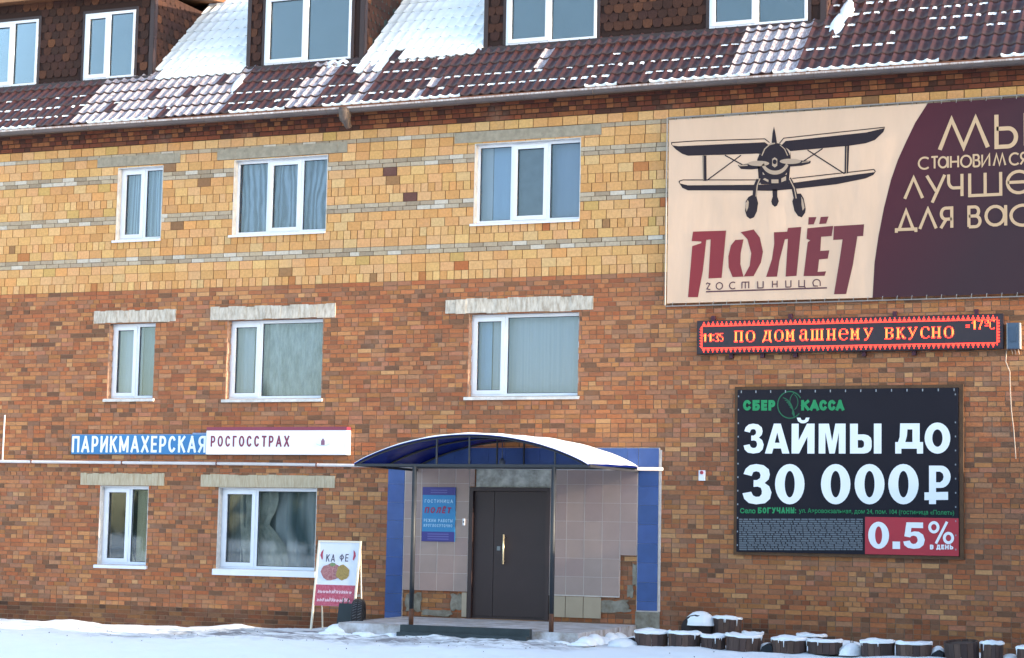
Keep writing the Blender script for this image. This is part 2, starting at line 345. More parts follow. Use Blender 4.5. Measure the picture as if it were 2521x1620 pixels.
def ground_mat():
    m = mat('ground_snow', (.84, .87, .90, 1), .65, bump=.5, bscale=9, spec=.3); t = m.node_tree; b = t.nodes['Principled BSDF']
    ge = t.nodes.new('ShaderNodeNewGeometry'); sp = t.nodes.new('ShaderNodeSeparateXYZ'); t.links.new(ge.outputs['Position'], sp.inputs[0])
    n = t.nodes.new('ShaderNodeTexNoise'); n.inputs['Scale'].default_value = 1.3; n.inputs['Detail'].default_value = 7; n.inputs['Roughness'].default_value = .7
    mp = t.nodes.new('ShaderNodeVectorMath'); mp.operation = 'MULTIPLY'; mp.inputs[1].default_value = (.8, 2.2, 1)
    t.links.new(ge.outputs['Position'], mp.inputs[0]); t.links.new(mp.outputs[0], n.inputs['Vector'])
    # trodden band in front of the entrance and along the wall
    def rng_(sock, a, bb, c, d):
        r1 = t.nodes.new('ShaderNodeMapRange'); r1.interpolation_type = 'SMOOTHSTEP'; r1.inputs[1].default_value = a; r1.inputs[2].default_value = bb
        t.links.new(sock, r1.inputs[0]); r2 = t.nodes.new('ShaderNodeMapRange'); r2.interpolation_type = 'SMOOTHSTEP'
        r2.inputs[1].default_value = c; r2.inputs[2].default_value = d; r2.inputs[3].default_value = 1; r2.inputs[4].default_value = 0
        t.links.new(sock, r2.inputs[0]); mm = t.nodes.new('ShaderNodeMath'); mm.operation = 'MULTIPLY'
        t.links.new(r1.outputs[0], mm.inputs[0]); t.links.new(r2.outputs[0], mm.inputs[1]); return mm.outputs[0]
    a = rng_(sp.outputs[1], -4.6, -3.4, -1.6, -.4); c = rng_(sp.outputs[0], -19, -16.5, -10.8, -9.8)
    mm = t.nodes.new('ShaderNodeMath'); mm.operation = 'MULTIPLY'; t.links.new(a, mm.inputs[0]); t.links.new(c, mm.inputs[1])
    th = t.nodes.new('ShaderNodeMapRange'); th.inputs[1].default_value = .42; th.inputs[2].default_value = .58
    t.links.new(n.outputs[0], th.inputs[0])
    m2 = t.nodes.new('ShaderNodeMath'); m2.operation = 'MULTIPLY'; t.links.new(mm.outputs[0], m2.inputs[0]); t.links.new(th.outputs[0], m2.inputs[1])
    mx = t.nodes.new('ShaderNodeMix'); mx.data_type = 'RGBA'; t.links.new(m2.outputs[0], mx.inputs[0])
    mx.inputs[6].default_value = (.84, .87, .90, 1); mx.inputs[7].default_value = (.25, .24, .25, 1)
    t.links.new(mx.outputs[2], b.inputs['Base Color']); return m
g.build('snowy_ground', ground_mat(), smooth=True, kind='structure', label='trodden snow covering the yard in front of the brick building')

b = MB(); rg = random.Random(31)
for _ in range(170):
    x = rg.uniform(-20, -9.8) if rg.random() < .8 else rg.uniform(-22, -5); y = rg.gauss(-3.0, 1.4); s_ = rg.uniform(.005, .014)
    if y > -.4 or (-14.4 < x < -10.2 and y > -2.6): continue
    z = gz(x, y)+nz(x, y)*.8+.006; b.v += [(x-s_, y-s_, z-.01), (x+s_, y-s_*.6, z-.01), (x+s_*.3, y+s_, z-.01), (x, y, z+s_*.7)]
    n = len(b.v)-4; b.f += [(n, n+1, n+3), (n+1, n+2, n+3), (n+2, n, n+3)]; b.m += [0]*3
b.build('grit', mat('grit_brown', K(130, 118, 110), .95), kind='stuff', label='specks of grit trodden into the snow')

# ------------------------------------------------------------------ building
B = empty('hotel_building', (-13, 0, 0), 'three storey hotel of yellow and red brick with a snowy brown metal roof and dormers', 'building')
XL, XR = -26.0, -2.0
WIN = {  # x0, x1, z0, z1
 'topA': (-20.26, -19.31, 6.70, 8.01), 'topB': (-17.86, -16.01, 6.70, 8.02), 'topC': (-13.26, -11.375, 6.705, 8.045),
 'midA': (-20.31, -19.34, 3.86, 5.195), 'midB': (-17.885, -16.0, 3.83, 5.195), 'midC': (-13.30, -11.352, 3.832, 5.19),
 'lowA': (-20.363, -19.355, .936, 2.315), 'lowB': (-17.945, -16.03, .92, 2.306)}
LINT = [(-20.70, -18.96, 8.04, 8.22, 'c'), (-18.205, -15.64, 8.04, 8.225, 'c'), (-13.63, -11.02, 8.07, 8.25, 'c'),
 (-20.635, -18.93, 5.21, 5.425, 'l'), (-18.22, -15.776, 5.21, 5.435, 'l'), (-13.72, -11.115, 5.21, 5.445, 'l'),
 (-20.77, -19.04, 2.325, 2.535, 'k'), (-18.295, -15.69, 2.315, 2.525, 'k')]
DOOR = (-13.205, -11.785, .24, 2.35)
OVERDOOR = (-13.10, -11.75, 2.35, 2.72)
openings = list(WIN.values())+[DOOR]
# mortar core of the walls with real openings
def wall_core(z0, z1, yf):
    b = MB(); hs = [h for h in openings if h[3] > z0 and h[2] < z1]
    xb = sorted({XL, XR}|{h[0] for h in hs}|{h[1] for h in hs}); zb = sorted({z0, z1}|{v for h in hs for v in (h[2], h[3]) if z0 < v < z1})
    for i in range(len(xb)-1):
        for j in range(len(zb)-1):
            cx, cz = (xb[i]+xb[i+1])/2, (zb[j]+zb[j+1])/2
            if any(h[0] < cx < h[1] and h[2] < cz < h[3] for h in hs): continue
            b.quad([(xb[i], yf, zb[j]), (xb[i+1], yf, zb[j]), (xb[i+1], yf, zb[j+1]), (xb[i], yf, zb[j+1])])
    for h in hs:
        x0, x1, a, c = h; a = max(a, z0); c = min(c, z1); d = .42
        b.quad([(x0, yf, a), (x0, d, a), (x0, d, c), (x0, yf, c)]); b.quad([(x1, d, a), (x1, yf, a), (x1, yf, c), (x1, d, c)])
        b.quad([(x0, yf, a), (x1, yf, a), (x1, d, a), (x0, d, a)]); b.quad([(x0, d, c), (x1, d, c), (x1, yf, c), (x0, yf, c)])
    return b
YL = 5.785
uw = wall_core(YL, 8.72, .0125).build('upper_wall', m_mortar_y, B)
lw = wall_core(-.5, YL, .006).build('lower_wall', m_mortar_r, B)
b = MB(); b.box(XL, XR, .42, .44, -.5, -.45)
b = MB()
b.quad([(XL, 9, -.5), (XL, .0125, -.5), (XL, .0125, 8.72), (XL, 9, 8.72)]); b.quad([(XR, .0125, -.5), (XR, 9, -.5), (XR, 9, 8.72), (XR, .0125, 8.72)])
b.quad([(XR, 9, -.5), (XL, 9, -.5), (XL, 9, 8.72), (XR, 9, 8.72)])
b.build('rear_wall', m_mortar_r, B)

# palettes ----------------------------------------------------------
def pal(*cs): return [K(*c) for c in cs]
P_Y = pal((232,180,118),(228,172,110),(236,186,128),(222,162,98),(214,152,86),(240,196,138),(232,172,122),(226,178,108),(204,142,82),(242,202,132),(220,156,100),(230,182,134),
          (206,148,92),(234,190,120),(218,168,104),(238,178,126),(196,128,76),(168,124,82),(150,110,76),(190,112,66),(112,74,66),(232,168,104),(226,186,130),(210,170,102))
W_Y = np.array([9,9,8,8,6,5,7,7,3,4,6,7,4,7,6,7,1.0,.6,.5,.5,.35,5,5,2]); W_Y /= W_Y.sum()
P_G = pal((200,180,154),(208,190,166),(190,170,146),(226,214,198),(178,158,134),(204,184,156))
P_R = pal((204,124,78),(196,114,68),(184,110,72),(172,100,64),(208,136,88),(160,96,66),(190,128,86),(216,152,98),(228,172,116),(150,92,62),(136,92,66),(118,84,62),
          (98,76,60),(84,66,56),(176,120,92),(200,130,100),(188,100,60),(170,112,80),(164,120,94),(210,142,84),(156,84,56),(192,140,104),(140,104,84),(180,118,66))
W_R = np.array([8,8,7,6,7,4,7,5,2.5,4,4,3,3,2,5,4,5,5,4,5,3,4,3,5]); W_R /= W_R.sum()
P_RT = W_R*np.array([1,1,1,1,1.2,1,1.6,2.2,2.6,1,1,1,1,.8,1.2,1.3,.7,1,1.6,1.8,.6,2,1.2,1.4]); P_RT /= P_RT.sum()
P_RD = W_R*np.array([1,1,1.2,1.4,.7,1.8,.7,.4,.2,1.8,1.7,1.3,.8,.6,1,.7,1.5,1,.9,.6,1.8,.6,1,1]); P_RD /= P_RD.sum()

def lown(x, z):
    return (math.sin(x*.9+z*.7+1)+math.sin(x*.37-z*1.1+2)+math.sin(x*2.1+z*1.7)*.5)/2.5

def soften(P, W, k, m=None):
    m = m or tuple(sum(w_i*c[i] for w_i, c in zip(W, P)) for i in range(3))
    return [tuple(c[i]*(1-k)+m[i]*k for i in range(3))+(1,) for c in P]
P_Y = [(c[0]*1.10, c[1]*1.09, c[2]*1.10, 1) for c in soften(P_Y[:16], W_Y[:16]/W_Y[:16].sum(), .45)+P_Y[16:]]; P_R = [(c[0]*1.08, c[1]*1.10, c[2]*1.12, 1) for c in soften(P_R, W_R, .32)]
bricks = []   # (type, palette id, colour index, x0, x1, z0, z1)
holes = openings+[l[:4] for l in LINT]+[OVERDOOR]
def cut(r, hs):
    out = [r]
    for h in hs:
        nxt = []
        for (a, bb, c, d) in out:
            if h[0] >= bb or h[1] <= a or h[2] >= d or h[3] <= c: nxt.append((a, bb, c, d)); continue
            if h[0] > a: nxt.append((a, h[0], c, d))
            if h[1] < bb: nxt.append((h[1], bb, c, d))
            a2, b2 = max(a, h[0]), min(bb, h[1])
            if h[2] > c: nxt.append((a2, b2, c, h[2]))
            if h[3] < d: nxt.append((a2, b2, h[3], d))
        out = nxt
    return [q for q in out if q[1]-q[0] > .012 and q[3]-q[2] > .012]
def course(z, h, kind, palid, jv, jh, header=False, mix=0.0, off=0.0):
    x = XL-off; pitch = .13 if header else .26
    hs = [q for q in holes if q[3] > z and q[2] < z+h]
    while x < XR:
        p = pitch
        if mix and random.random() < mix: p = .13
        elif not header and not mix and random.random() < .012: p = .19
        a, bb = x+jv/2, min(x+p-jv/2, XR)
        if bb > XL+.02 and a < XR-.02:
            a = max(a, XL); cx = (a+bb)/2
            if palid == 'Y': ci = int(rng.choice(24, p=W_Y))
            elif palid == 'G': ci = random.randrange(6)
            else:
                n = lown(cx, z)
                wt = P_RT if n > .45 or (cx > -10.5 and z < 5 and n > -.3) else (P_RD if n < -.5 or z > 5.3 or z < .9 else W_R)
                ci = int(rng.choice(24, p=wt))
            full = 'S' if abs(p-.26) < 1e-6 else ('H' if abs(p-.13) < 1e-6 else 'X')
            r = (a, bb, z+jh/2, z+h-jh/2); parts = cut(r, hs)
            for q in parts:
                ok = full if q == r and a > XL+.01 and bb < XR-.01 else 'X'
                bricks.append((kind, palid, ok, ci, q))
        x += p
z = YL; bond = 0
for c in "HSSggSHSSggSHSSggSSgS":
    if c == 'g': course(z, .075, 'grey', 'G', .012, .008, off=random.choice((0, .13))); z += .075
    else: bond = (bond+.13) % .26; course(z, .15, 'yellow', 'Y', .013, .006, header=(c == 'H'), off=(bond if c == 'S' else .065)); z += .15
Z_CORB = z      # 8.41
z = YL-.075; k = 0
while z > -.3:
    course(z, .075, 'red', 'R', .012, .011, header=(k % 5 == 3), mix=(.55 if k % 5 else .0) if k % 5 != 3 else 0, off=random.choice((0, .065, .13)))
    z -= .075; k += 1
COVER = [(-9.9, -2.2, 5.29, 8.24), (-9.36, -4.66, 4.45, 4.98), (-8.75, -5.2, 1.38, 3.98), (-14.7, -9.9, -.5, 3.0), (-21, -15.4, 2.86, 3.35), (-16.1, -14.1, -.4, 1.4)]
def covered(q):
    cx, cz = (q[0]+q[1])/2, (q[2]+q[3])/2
    if cx > -4.42 or cz < .3: return True
    return any(c[0] < cx < c[1] and c[2] < cz < c[3] for c in COVER)
def colvar(c, palid):
    k = 1+random.uniform(-.06, .06); return (c[0]*k, c[1]*k, c[2]*k, 1)
PALS = {'Y': P_Y, 'G': P_G, 'R': P_R}
proud = {'yellow': 0.0, 'grey': -.004, 'red': -.002}
single = {'Y': [], 'R': []}
for i, (kd, pid, ok, ci, q) in enumerate(bricks):
    if ok != 'X' and ok == 'S' and not covered(q):
        single['R' if pid == 'R' else 'Y'].append((-(q[1]+q[0])/2, i))
pick = {}
for key in single:
    single[key].sort(); pick[key] = {i for _, i in single[key][:300]}
bm_cache = {}
stuff = {'Y': MB(), 'R': MB()}
for i, (kd, pid, ok, ci, q) in enumerate(bricks):
    key = 'R' if pid == 'R' else 'Y'; c0 = PALS[pid][ci]
    dy = proud[kd]+random.uniform(-.003, .003)
    if i in pick[key]:
        kk = (kd, ci)
        if kk not in bm_cache:
            mb = MB(); mb.col = c0; hx, hz = (q[1]-q[0])/2, (q[3]-q[2])/2
            mb.box(-hx, hx, 0, .03, -hz, hz, back=False); bm_cache[kk] = mb.mesh('brick', m_brick)
        inst('brick', bm_cache[kk], lw if key == 'R' else uw, ((q[0]+q[1])/2, dy, (q[2]+q[3])/2))
    else:
        st = stuff[key]; c = colvar(c0, pid); cx, cz = (q[0]+q[1])/2, (q[2]+q[3])/2
        if key == 'R':
            if cz < .24 and cx < -14.8: c = tuple(v*.42 for v in c[:3])+(1,)      # soot and splash dirt along the foot of the wall
            elif cz < .75 and cx > -9.9: c = tuple(v*f*(.55+.45*min(1, max(0, cz/.75+.25*lown(cx*3, cz)))) for v, f in zip(c[:3], (.95, .9, .85)))+(1,)
        st.col = c; st.box(q[0], q[1], dy, .03, q[2], q[3], back=False)
stuff['Y'].build('brick_courses', m_brick, uw, kind='stuff')
stuff['R'].build('brick_courses', m_brick, lw, kind='stuff')
# corbelled cornice of small dark red bricks
cb = MB(); P_C = pal((134,72,50),(122,64,46),(150,82,54),(110,60,48),(158,98,62),(128,76,54),(88,54,44),(168,106,68)); z = Z_CORB
for k in range(4):
    x = XL+random.choice((0, .065)); pr = .035*(k+1)
    cb.col = K(84, 56, 44); cb.box(XL, XR, -pr+.01, .02, z, z+.075, back=False)
    while x < XR-.2:
        p = .13 if k in (1, 2) else (.13 if random.random() < .4 else .26)
        cb.col = colvar(random.choice(P_C), 'C'); cb.box(x+.006, x+p-.006, -pr+random.uniform(-.002, .002), .018, z+.005, z+.070, back=False)
        x += p
    z += .075
cb.build('corbelled_cornice', m_brick, uw, kind='stuff', label='stepped courses of dark red brick under the gutter')

# lintels
for i, (x0, x1, z0, z1, t) in enumerate(LINT):
    b = MB(); n = 14; yf = -.012 if t == 'c' else -.022
    for j in range(n):
        a, c = x0+(x1-x0)*j/n, x0+(x1-x0)*(j+1)/n
        e0 = random.uniform(-.010, .010) if t != 'c' else random.uniform(-.004, .004)
        top = z1+(random.uniform(-.012, .012) if t != 'c' else 0); bt = z0+(random.uniform(-.012, .006) if t == 'l' else 0)
        b.box(a, c, yf+e0*.5, .03, bt, top, back=False)
    b.build('lintel', {'c': m_concrete, 'l': m_lime, 'k': m_cream}[t], B)
b = MB(); b.box(OVERDOOR[0], OVERDOOR[1], -.01, .03, OVERDOOR[2], OVERDOOR[3], back=False)
b.build('lintel', mat('blotchy_concrete', K(232, 230, 220, .72), .95, noise=1, nscale=5, col2=K(140, 138, 128), bump=.5), B, label='blotchy grey concrete beam above the door')

# windows -----------------------------------------------------------
def curtain_mat(name, c1, c2, sc=6, stretch=(4, 1, .35)):
    return mat(name, c1, .95, noise=1, nscale=sc, col2=c2, stretch=stretch)
m_tulle = curtain_mat('tulle_curtain', K(164, 184, 204, .9), K(100, 118, 140, .9), 5)
m_swirl = curtain_mat('patterned_tulle', K(150, 170, 192, .9), K(76, 92, 112, .9), 4.5, (3.2, 1, .9))
m_pale = curtain_mat('pale_blind', K(186, 196, 206, .9), K(170, 182, 194, .9), 3, (8, 1, .1))
m_bluebl = curtain_mat('blue_blind', K(158, 188, 218, .9), K(146, 176, 208, .9), 1.5)
m_bluebd = curtain_mat('slate_blue_blind', K(142, 162, 188, .9), K(132, 152, 180, .9), 1.5)
m_screen = mat('insect_screen', K(96, 108, 124, .85), .9, noise=.12, nscale=5)
m_beige = mat('woven_blind', K(196, 190, 150, .8), .9, noise=.12, nscale=30, stretch=(1, 1, 4))
m_olive = curtain_mat('tied_back_drape', K(196, 196, 178, .85), K(130, 138, 130, .85), 2.2, (2.2, 1, 1.3))
m_drape2 = curtain_mat('soft_drape', K(176, 184, 180, .85), K(84, 104, 106, .85), 1.5, (1.6, 1, 1.3))
m_lace_refl = curtain_mat('lace_and_reflection', K(180, 192, 198, .9), K(112, 126, 132, .9), 5, (2.6, 1, .6))  # streaks also put reflected tree shapes into the curtain colour
m_greyd = curtain_mat('grey_drape', K(120, 132, 130, .8), K(82, 94, 96, .8), 2.5, (3, 1, .5))
m_sky_panel = mat('reflected_sky_panel', K(140, 158, 164, .72), .9, noise=.05, nscale=1)  # reflected sky put into the colour of a panel behind the glass
m_screenr = mat('room_dark_green', K(64, 84, 84, .8), .9, noise=.2, nscale=2)

def swirl(m, scale, dist):
    t = m.node_tree; mr = [n for n in t.nodes if n.type == 'MAP_RANGE'][0]; wv = t.nodes.new('ShaderNodeTexWave'); wv.wave_type = 'BANDS'; wv.bands_direction = 'X'
    wv.inputs['Scale'].default_value = scale; wv.inputs['Distortion'].default_value = dist; wv.inputs['Detail'].default_value = 2.5; wv.inputs['Detail Scale'].default_value = .9
    nv = [n for n in t.nodes if n.type == 'TEX_NOISE'][0]; t.links.new(nv.inputs['Vector'].links[0].from_socket, wv.inputs['Vector'])
    t.links.new(wv.outputs['Fac'], mr.inputs[0]); mr.inputs[1].default_value = .1; mr.inputs[2].default_value = .9
swirl(m_swirl, .9, 12); swirl(m_tulle, 1.1, 7); swirl(m_drape2, .35, 8)
def window(x0, x1, z0, z1, y, panes, rev=None, sill=.05, fw_=.055, sillm=None, depth=.06, parent=B, curtains=(), sd_=.045, label=None):
    """y = front of the frame; panes = (f0, f1, kind)"""
    b = MB(); W_ = x1-x0
    b.box(x0, x0+fw_, y, y+depth, z0, z1); b.box(x1-fw_, x1, y, y+depth, z0, z1)
    b.box(x0+fw_, x1-fw_, y, y+depth, z0, z0+fw_); b.box(x0+fw_, x1-fw_, y, y+depth, z1-fw_, z1)
    for p in panes[1:]:
        mx = x0+W_*p[0]; b.box(mx-.03, mx+.03, y+.001, y+depth, z0+fw_, z1-fw_)
    win = b.build('window', m_pvc, parent, label=label)
    for i, p in enumerate(panes):
        a = x0+fw_ if i == 0 else x0+W_*p[0]+.03; c = x1-fw_ if i == len(panes)-1 else x0+W_*p[1]-.03
        zb, zt = z0+fw_, z1-fw_
        if 'sash' in p[2]:
            s = MB(); t = .055; ys = y-.014
            s.box(a-.012, a+t, ys, y+.045, zb-.012, zt+.012); s.box(c-t, c+.012, ys, y+.045, zb-.012, zt+.012)
            s.box(a+t, c-t, ys, y+.045, zb-.012, zb+t); s.box(a+t, c-t, ys, y+.045, zt-t, zt+.012)
            s.build('sash', m_pvc, win); a, c, zb, zt = a+t, c-t, zb+t, zt-t
        q = MB(); q.box(a, c, y+.028, y+.036, zb, zt); q.build('pane', GLASS, win)
        q = MB(); g_ = .008
        q.box(a, a+g_, y+.016, y+.027, zb, zt); q.box(c-g_, c, y+.016, y+.027, zb, zt); q.box(a+g_, c-g_, y+.016, y+.027, zb, zb+g_); q.box(a+g_, c-g_, y+.016, y+.027, zt-g_, zt)
        q.build('gasket', m_dark, win)
        if 'screen' in p[2]:
            q = MB(); q.box(a-.01, c+.01, y+.10, y+.104, zb, zt); q.build('insect_screen', m_screen, win)
    if rev is not None:
        q = MB(); e = .006
        if rev is m_rawreveal:
            n = 14
            for j in range(n):
                a, c = z0+(z1-z0)*j/n, z0+(z1-z0)*(j+1)/n; r1 = random.uniform(.003, .02)
                q.box(x0-.001, x0+r1, .002, y-.002, a, c)
                q.box(x1-r1*.8, x1+.001, .002, y-.002, a, c)
        else:
            q.box(x0, x0+.012, .001, y-.002, z0, z1); q.box(x1-.012, x1, .001, y-.002, z0, z1); q.box(x0+.012, x1-.012, .001, y-.002, z1-.01, z1)
        q.build('reveal', rev, win)
    if sill:
        q = MB(); xa, xb = x0-.045, x1+(.0 if sill < .06 else .03)
        n = len(q.v); q.v += [(xa, -.05, z0-sill), (xb, -.05, z0-sill), (xb, y+.001, z0-sill+.03), (xa, y+.001, z0-sill+.03),
                 (xa, -.05, z0-.012), (xb, -.05, z0-.012), (xb, y+.001, z0+.014), (xa, y+.001, z0+.014)]
        for f in [(0, 1, 5, 4), (1, 2, 6, 5), (3, 0, 4, 7), (3, 2, 1, 0), (4, 5, 6, 7), (2, 3, 7, 6)]: q.f.append(tuple(n+i for i in f)); q.m.append(0)
        q.build('sill', sillm or m_pvc, win)
    # room behind
    q = MB(); d0, d1 = y+depth+.2, y+1.6; e = .25
    q.quad([(x0-e, d1, z0-e), (x1+e, d1, z0-e), (x1+e, d1, z1+e), (x0-e, d1, z1+e)])
    q.quad([(x0-e, d0, z0-e), (x0-e, d1, z0-e), (x0-e, d1, z1+e), (x0-e, d0, z1+e)]); q.quad([(x1+e, d1, z0-e), (x1+e, d0, z0-e), (x1+e, d0, z1+e), (x1+e, d1, z1+e)])
    q.quad([(x0-e, d0, z0-e), (x1+e, d0, z0-e), (x1+e, d1, z0-e), (x0-e, d1, z0-e)]); q.quad([(x0-e, d1, z1+e), (x1+e, d1, z1+e), (x1+e, d0, z1+e), (x0-e, d0, z1+e)])
    q.build('room', m_screenr, win)
    for (f0, f1, m, dd, amp) in curtains:
        q = MB(); n = 60; a, c = x0+W_*f0, x0+W_*f1
        ph = random.random()*6
        for j in range(n+1):
            t = j/n; xx = a+(c-a)*t; yy = y+depth+dd+amp*math.sin(t*(c-a)*28+ph)+amp*.5*math.sin(t*(c-a)*61+ph*2)
            q.v += [(xx, yy, z0-.05), (xx, yy*1.0, z1+.05)]
        for j in range(n): q.f.append((2*j, 2*j+2, 2*j+3, 2*j+1)); q.m.append(0)
        q.build('curtain', m, win, smooth=True)
    return win
w_ = WIN
window(*w_['topA'], .12, [(0, .54, 'sash'), (.54, 1, '')], m_reveal, curtains=[(-.1, 1.1, m_tulle, .12, .02)], label='narrow top floor window with tulle curtains')
window(*w_['topB'], .12, [(0, .345, ''), (.345, .70, 'sash'), (.70, 1, '')], m_reveal, curtains=[(-.1, 1.1, m_swirl, .12, .02)], label='three part top floor window with patterned tulle')
window(*w_['topC'], .12, [(0, .34, ''), (.34, .68, 'sash screen'), (.68, 1, '')], m_reveal, curtains=[(-.1, .12, m_pale, .10, 0), (.12, .34, m_bluebl, .12, 0), (.68, 1.1, m_bluebd, .12, 0)], label='three part top floor window with blue blinds and an insect screen')
window(*w_['midA'], .12, [(0, .55, 'sash'), (.55, 1, '')], m_rawreveal, sillm=m_reveal, sill=.06, curtains=[(-.1, .55, m_pale, .12, .004), (.55, 1.1, m_sky_panel, .14, .004)], label='narrow first floor window with raw brick edges')
window(*w_['midB'], .12, [(0, .325, 'sash'), (.325, 1, '')], m_rawreveal, sillm=m_reveal, sill=.06, curtains=[(-.1, .21, m_pale, .12, .01), (.21, 1.1, m_lace_refl, .13, .02)], label='wide first floor window with lace curtain toned like reflected trees')
window(*w_['midC'], .12, [(0, .32, 'sash'), (.32, 1, '')], m_rawreveal, sillm=m_reveal, sill=.06, curtains=[(-.1, .16, m_bluebl, .1, .003), (.16, 1.1, m_pale, .13, .008)], label='wide first floor window with pale vertical blinds above the entrance')
wa = window(*w_['lowA'], .12, [(0, .56, 'sash'), (.56, 1, '')], m_reveal, sill=.065, curtains=[(.62, 1.1, m_beige, .08, .002)], label='narrow ground floor window with a woven blind')
q = MB(); x0, x1, z0, z1 = w_['lowA']
arc_ = [(x0+.62*(x1-x0)+.02-.16*math.cos(R_(a)), (z0+z1)/2+.66*math.sin(R_(a))) for a in range(-90, 91, 10)]
q.stroke(arc_, .05, .25); q.build('drape_hoop', m_beige, wa)
wb = window(*w_['lowB'], .12, [(0, .36, 'sash'), (.36, 1, '')], m_reveal, sill=.11, curtains=[(-.1, .22, m_greyd, .14, .02), (.22, 1.1, m_drape2, .2, .03)], label='wide ground floor window with a tied back drape')
q = MB(); x0, x1, z0, z1 = w_['lowB']; W_ = x1-x0
dr = [(.2, 1.02), (.58, 1.02), (.60, .86), (.57, .72), (.52, .62), (.50, .55), (.58, .44), (.66, .30), (.70, .12), (.72, -.03), (.2, -.03)]
NN = 40
left = .2; prof = []
for j in range(NN+1):
    v = 1.02-1.05*j/NN
    for (u0_, v0_), (u1_, v1_) in zip(dr[1:-1], dr[2:]):
        if v1_ <= v <= v0_: prof.append((v, u0_+(u1_-u0_)*(v0_-v)/(v0_-v1_+1e-9))); break
for j, (v, ur) in enumerate(prof):
    for i in range(25):
        u = left+(ur-left)*i/24-.05
        q.v.append((x0+W_*u, .29+.03*math.sin(i*1.3+v*6)+.015*math.sin(i*3.1), z0+(z1-z0)*v))
for j in range(len(prof)-1):
    for i in range(24): a = j*25+i; q.f.append((a, a+25, a+26, a+1)); q.m.append(0)
q.build('tied_back_drape', m_olive, wb, smooth=True)

# door ----------------------------------------------------------------
dx0, dx1, dz0, dz1 = DOOR; m_door = mat('brown_door_paint', K(66, 48, 50), .5, noise=.08, nscale=3, bump=.06)
b = MB(); t = .07; yf = .0
b.box(dx0, dx0+t, -.047, .10, dz0, dz1); b.box(dx1-t, dx1, -.047, .10, dz0, dz1); b.box(dx0+t, dx1-t, -.047, .10, dz1-.06, dz1); b.box(dx0+t, dx1-t, yf, .10, dz0, dz0+.03)
door = b.build('door', m_door, B, label='dark brown double metal door')
xm = W(1214, 1350)[0]
for a, c in ((dx0+t+.004, xm-.004), (xm+.004, dx1-t-.004)):
    q = MB(); q.box(a, c, .018, .07, dz0+.034, dz1-.064); q.build('door_leaf', m_door, door)
q = MB(); q.box(dx0+t, dx1-t, .08, .09, dz0+.03, dz1-.06); q.build('door_back', m_dark, door)
hx, hz0 = W(1241, 1389); _, hz1 = W(1241, 1316)
q = MB(); q.tube([(hx, -.05, hz0), (hx, -.05, hz1)], .014, 10); q.tube([(hx, .02, hz0+.05), (hx, -.05, hz0+.05)], .008, 6); q.tube([(hx, .02, hz1-.05), (hx, -.05, hz1-.05)], .008, 6)
q.build('door_handle', mat('brass', K(240, 225, 190, .85), .3, metal=.6), door, smooth=True)
lx, lz = W(1227, 1350); q = MB(); q.box(lx-.03, lx+.03, .008, .018, lz-.035, lz+.035); q.build('lock_plate', mat('lock_steel', K(140, 145, 150), .4, metal=.6), door)
for z in (.95, 1.95):
    q = MB(); q.tube([(dx1-t+.002, .012, z-.06), (dx1-t+.002, .012, z+.06)], .012, 8); q.build('hinge', m_door, door)

# entrance facing ------------------------------------------------------
m_ftile = mat('mauve_facing_tile', K(158, 136, 134), .55, noise=.07, nscale=2.5, attr='Col')
m_grout = mat('pale_grout', K(226, 214, 206, .75), .9, noise=.15)
m_rough = mat('torn_render', K(186, 180, 166), .95, noise=1, nscale=7, bump=.8, bscale=20, col2=K(132, 118, 100))
fx0, fx1 = -14.375, -10.31
fac = empty('entrance_facing', (-12.3, 0, .24), parent=B, label='mauve tile facing round the doorway with missing tiles at its foot')
P_F = pal((192,164,156),(196,168,158),(188,160,154),(190,166,158)); P_B = pal((210,190,166),(202,182,156))
tcache = {}
def ftile(a, c, z0, z1, y, palette, gap=.004):
    key = (round(c-a, 3), round(z1-z0, 3), id(palette), random.randrange(len(palette)))
    if key not in tcache:
        mb = MB(); mb.col = palette[key[3]]; hx, hz = (c-a)/2-gap, (z1-z0)/2-gap*.5; mb.box(-hx, hx, -.012, 0, -hz, hz); tcache[key] = mb.mesh('facing_tile', m_ftile)
    inst('facing_tile', tcache[key], fac, ((a+c)/2, y+random.uniform(-.001, .001), (z0+z1)/2))
TH = .292; zt = 2.70
def col_tiles(a, c, zbot, ztop=zt, skip=()):
    z = ztop; r = 0
    while z-.03 > zbot:
        z1 = z; z0 = max(z-TH, zbot)
        if r not in skip: ftile(a, c, z0, z1, -.03, P_F)
        z = z0; r += 1
def fcol(px): return W(px, 1350)[0]
lx_ = [fx0+.003, -14.02, fcol(1079), fcol(1121), dx0-.005]
lx_ = [fx0+.003, fcol(1037), fcol(1079), fcol(1121), dx0-.004]
for i in range(4): col_tiles(lx_[i], lx_[i+1], .655)
col_tiles(-13.205, -13.11, 2.36)
rx_ = [dx1+.004, fcol(1356), fcol(1396), fcol(1440), fcol(1484), fcol(1528), fx1]
rx_ = sorted(set(rx_)); rx_ = [dx1+.004]+[v for v in rx_ if v > dx1+.08]
for i in range(len(rx_)-1):
    last = i == len(rx_)-2
    col_tiles(rx_[i], rx_[i+1], .64 if not last else 1.30)
for i in range(len(rx_)-3): ftile(rx_[i], rx_[i+1], .30, .635, -.024, P_B, .005)
ftile(dx0-.10, dx0-.006, .25, .645, -.022, P_B, .004)
q = MB()
q.box(fx0, dx0-.003, -.0395, .02, .66, zt, back=False); q.box(dx1+.003, rx_[-2], -.0395, .02, .64, zt, back=False); q.box(rx_[-2], fx1, -.0395, .02, 1.31, zt, back=False)
split_build(q, 'grout_bed', m_grout, fac)
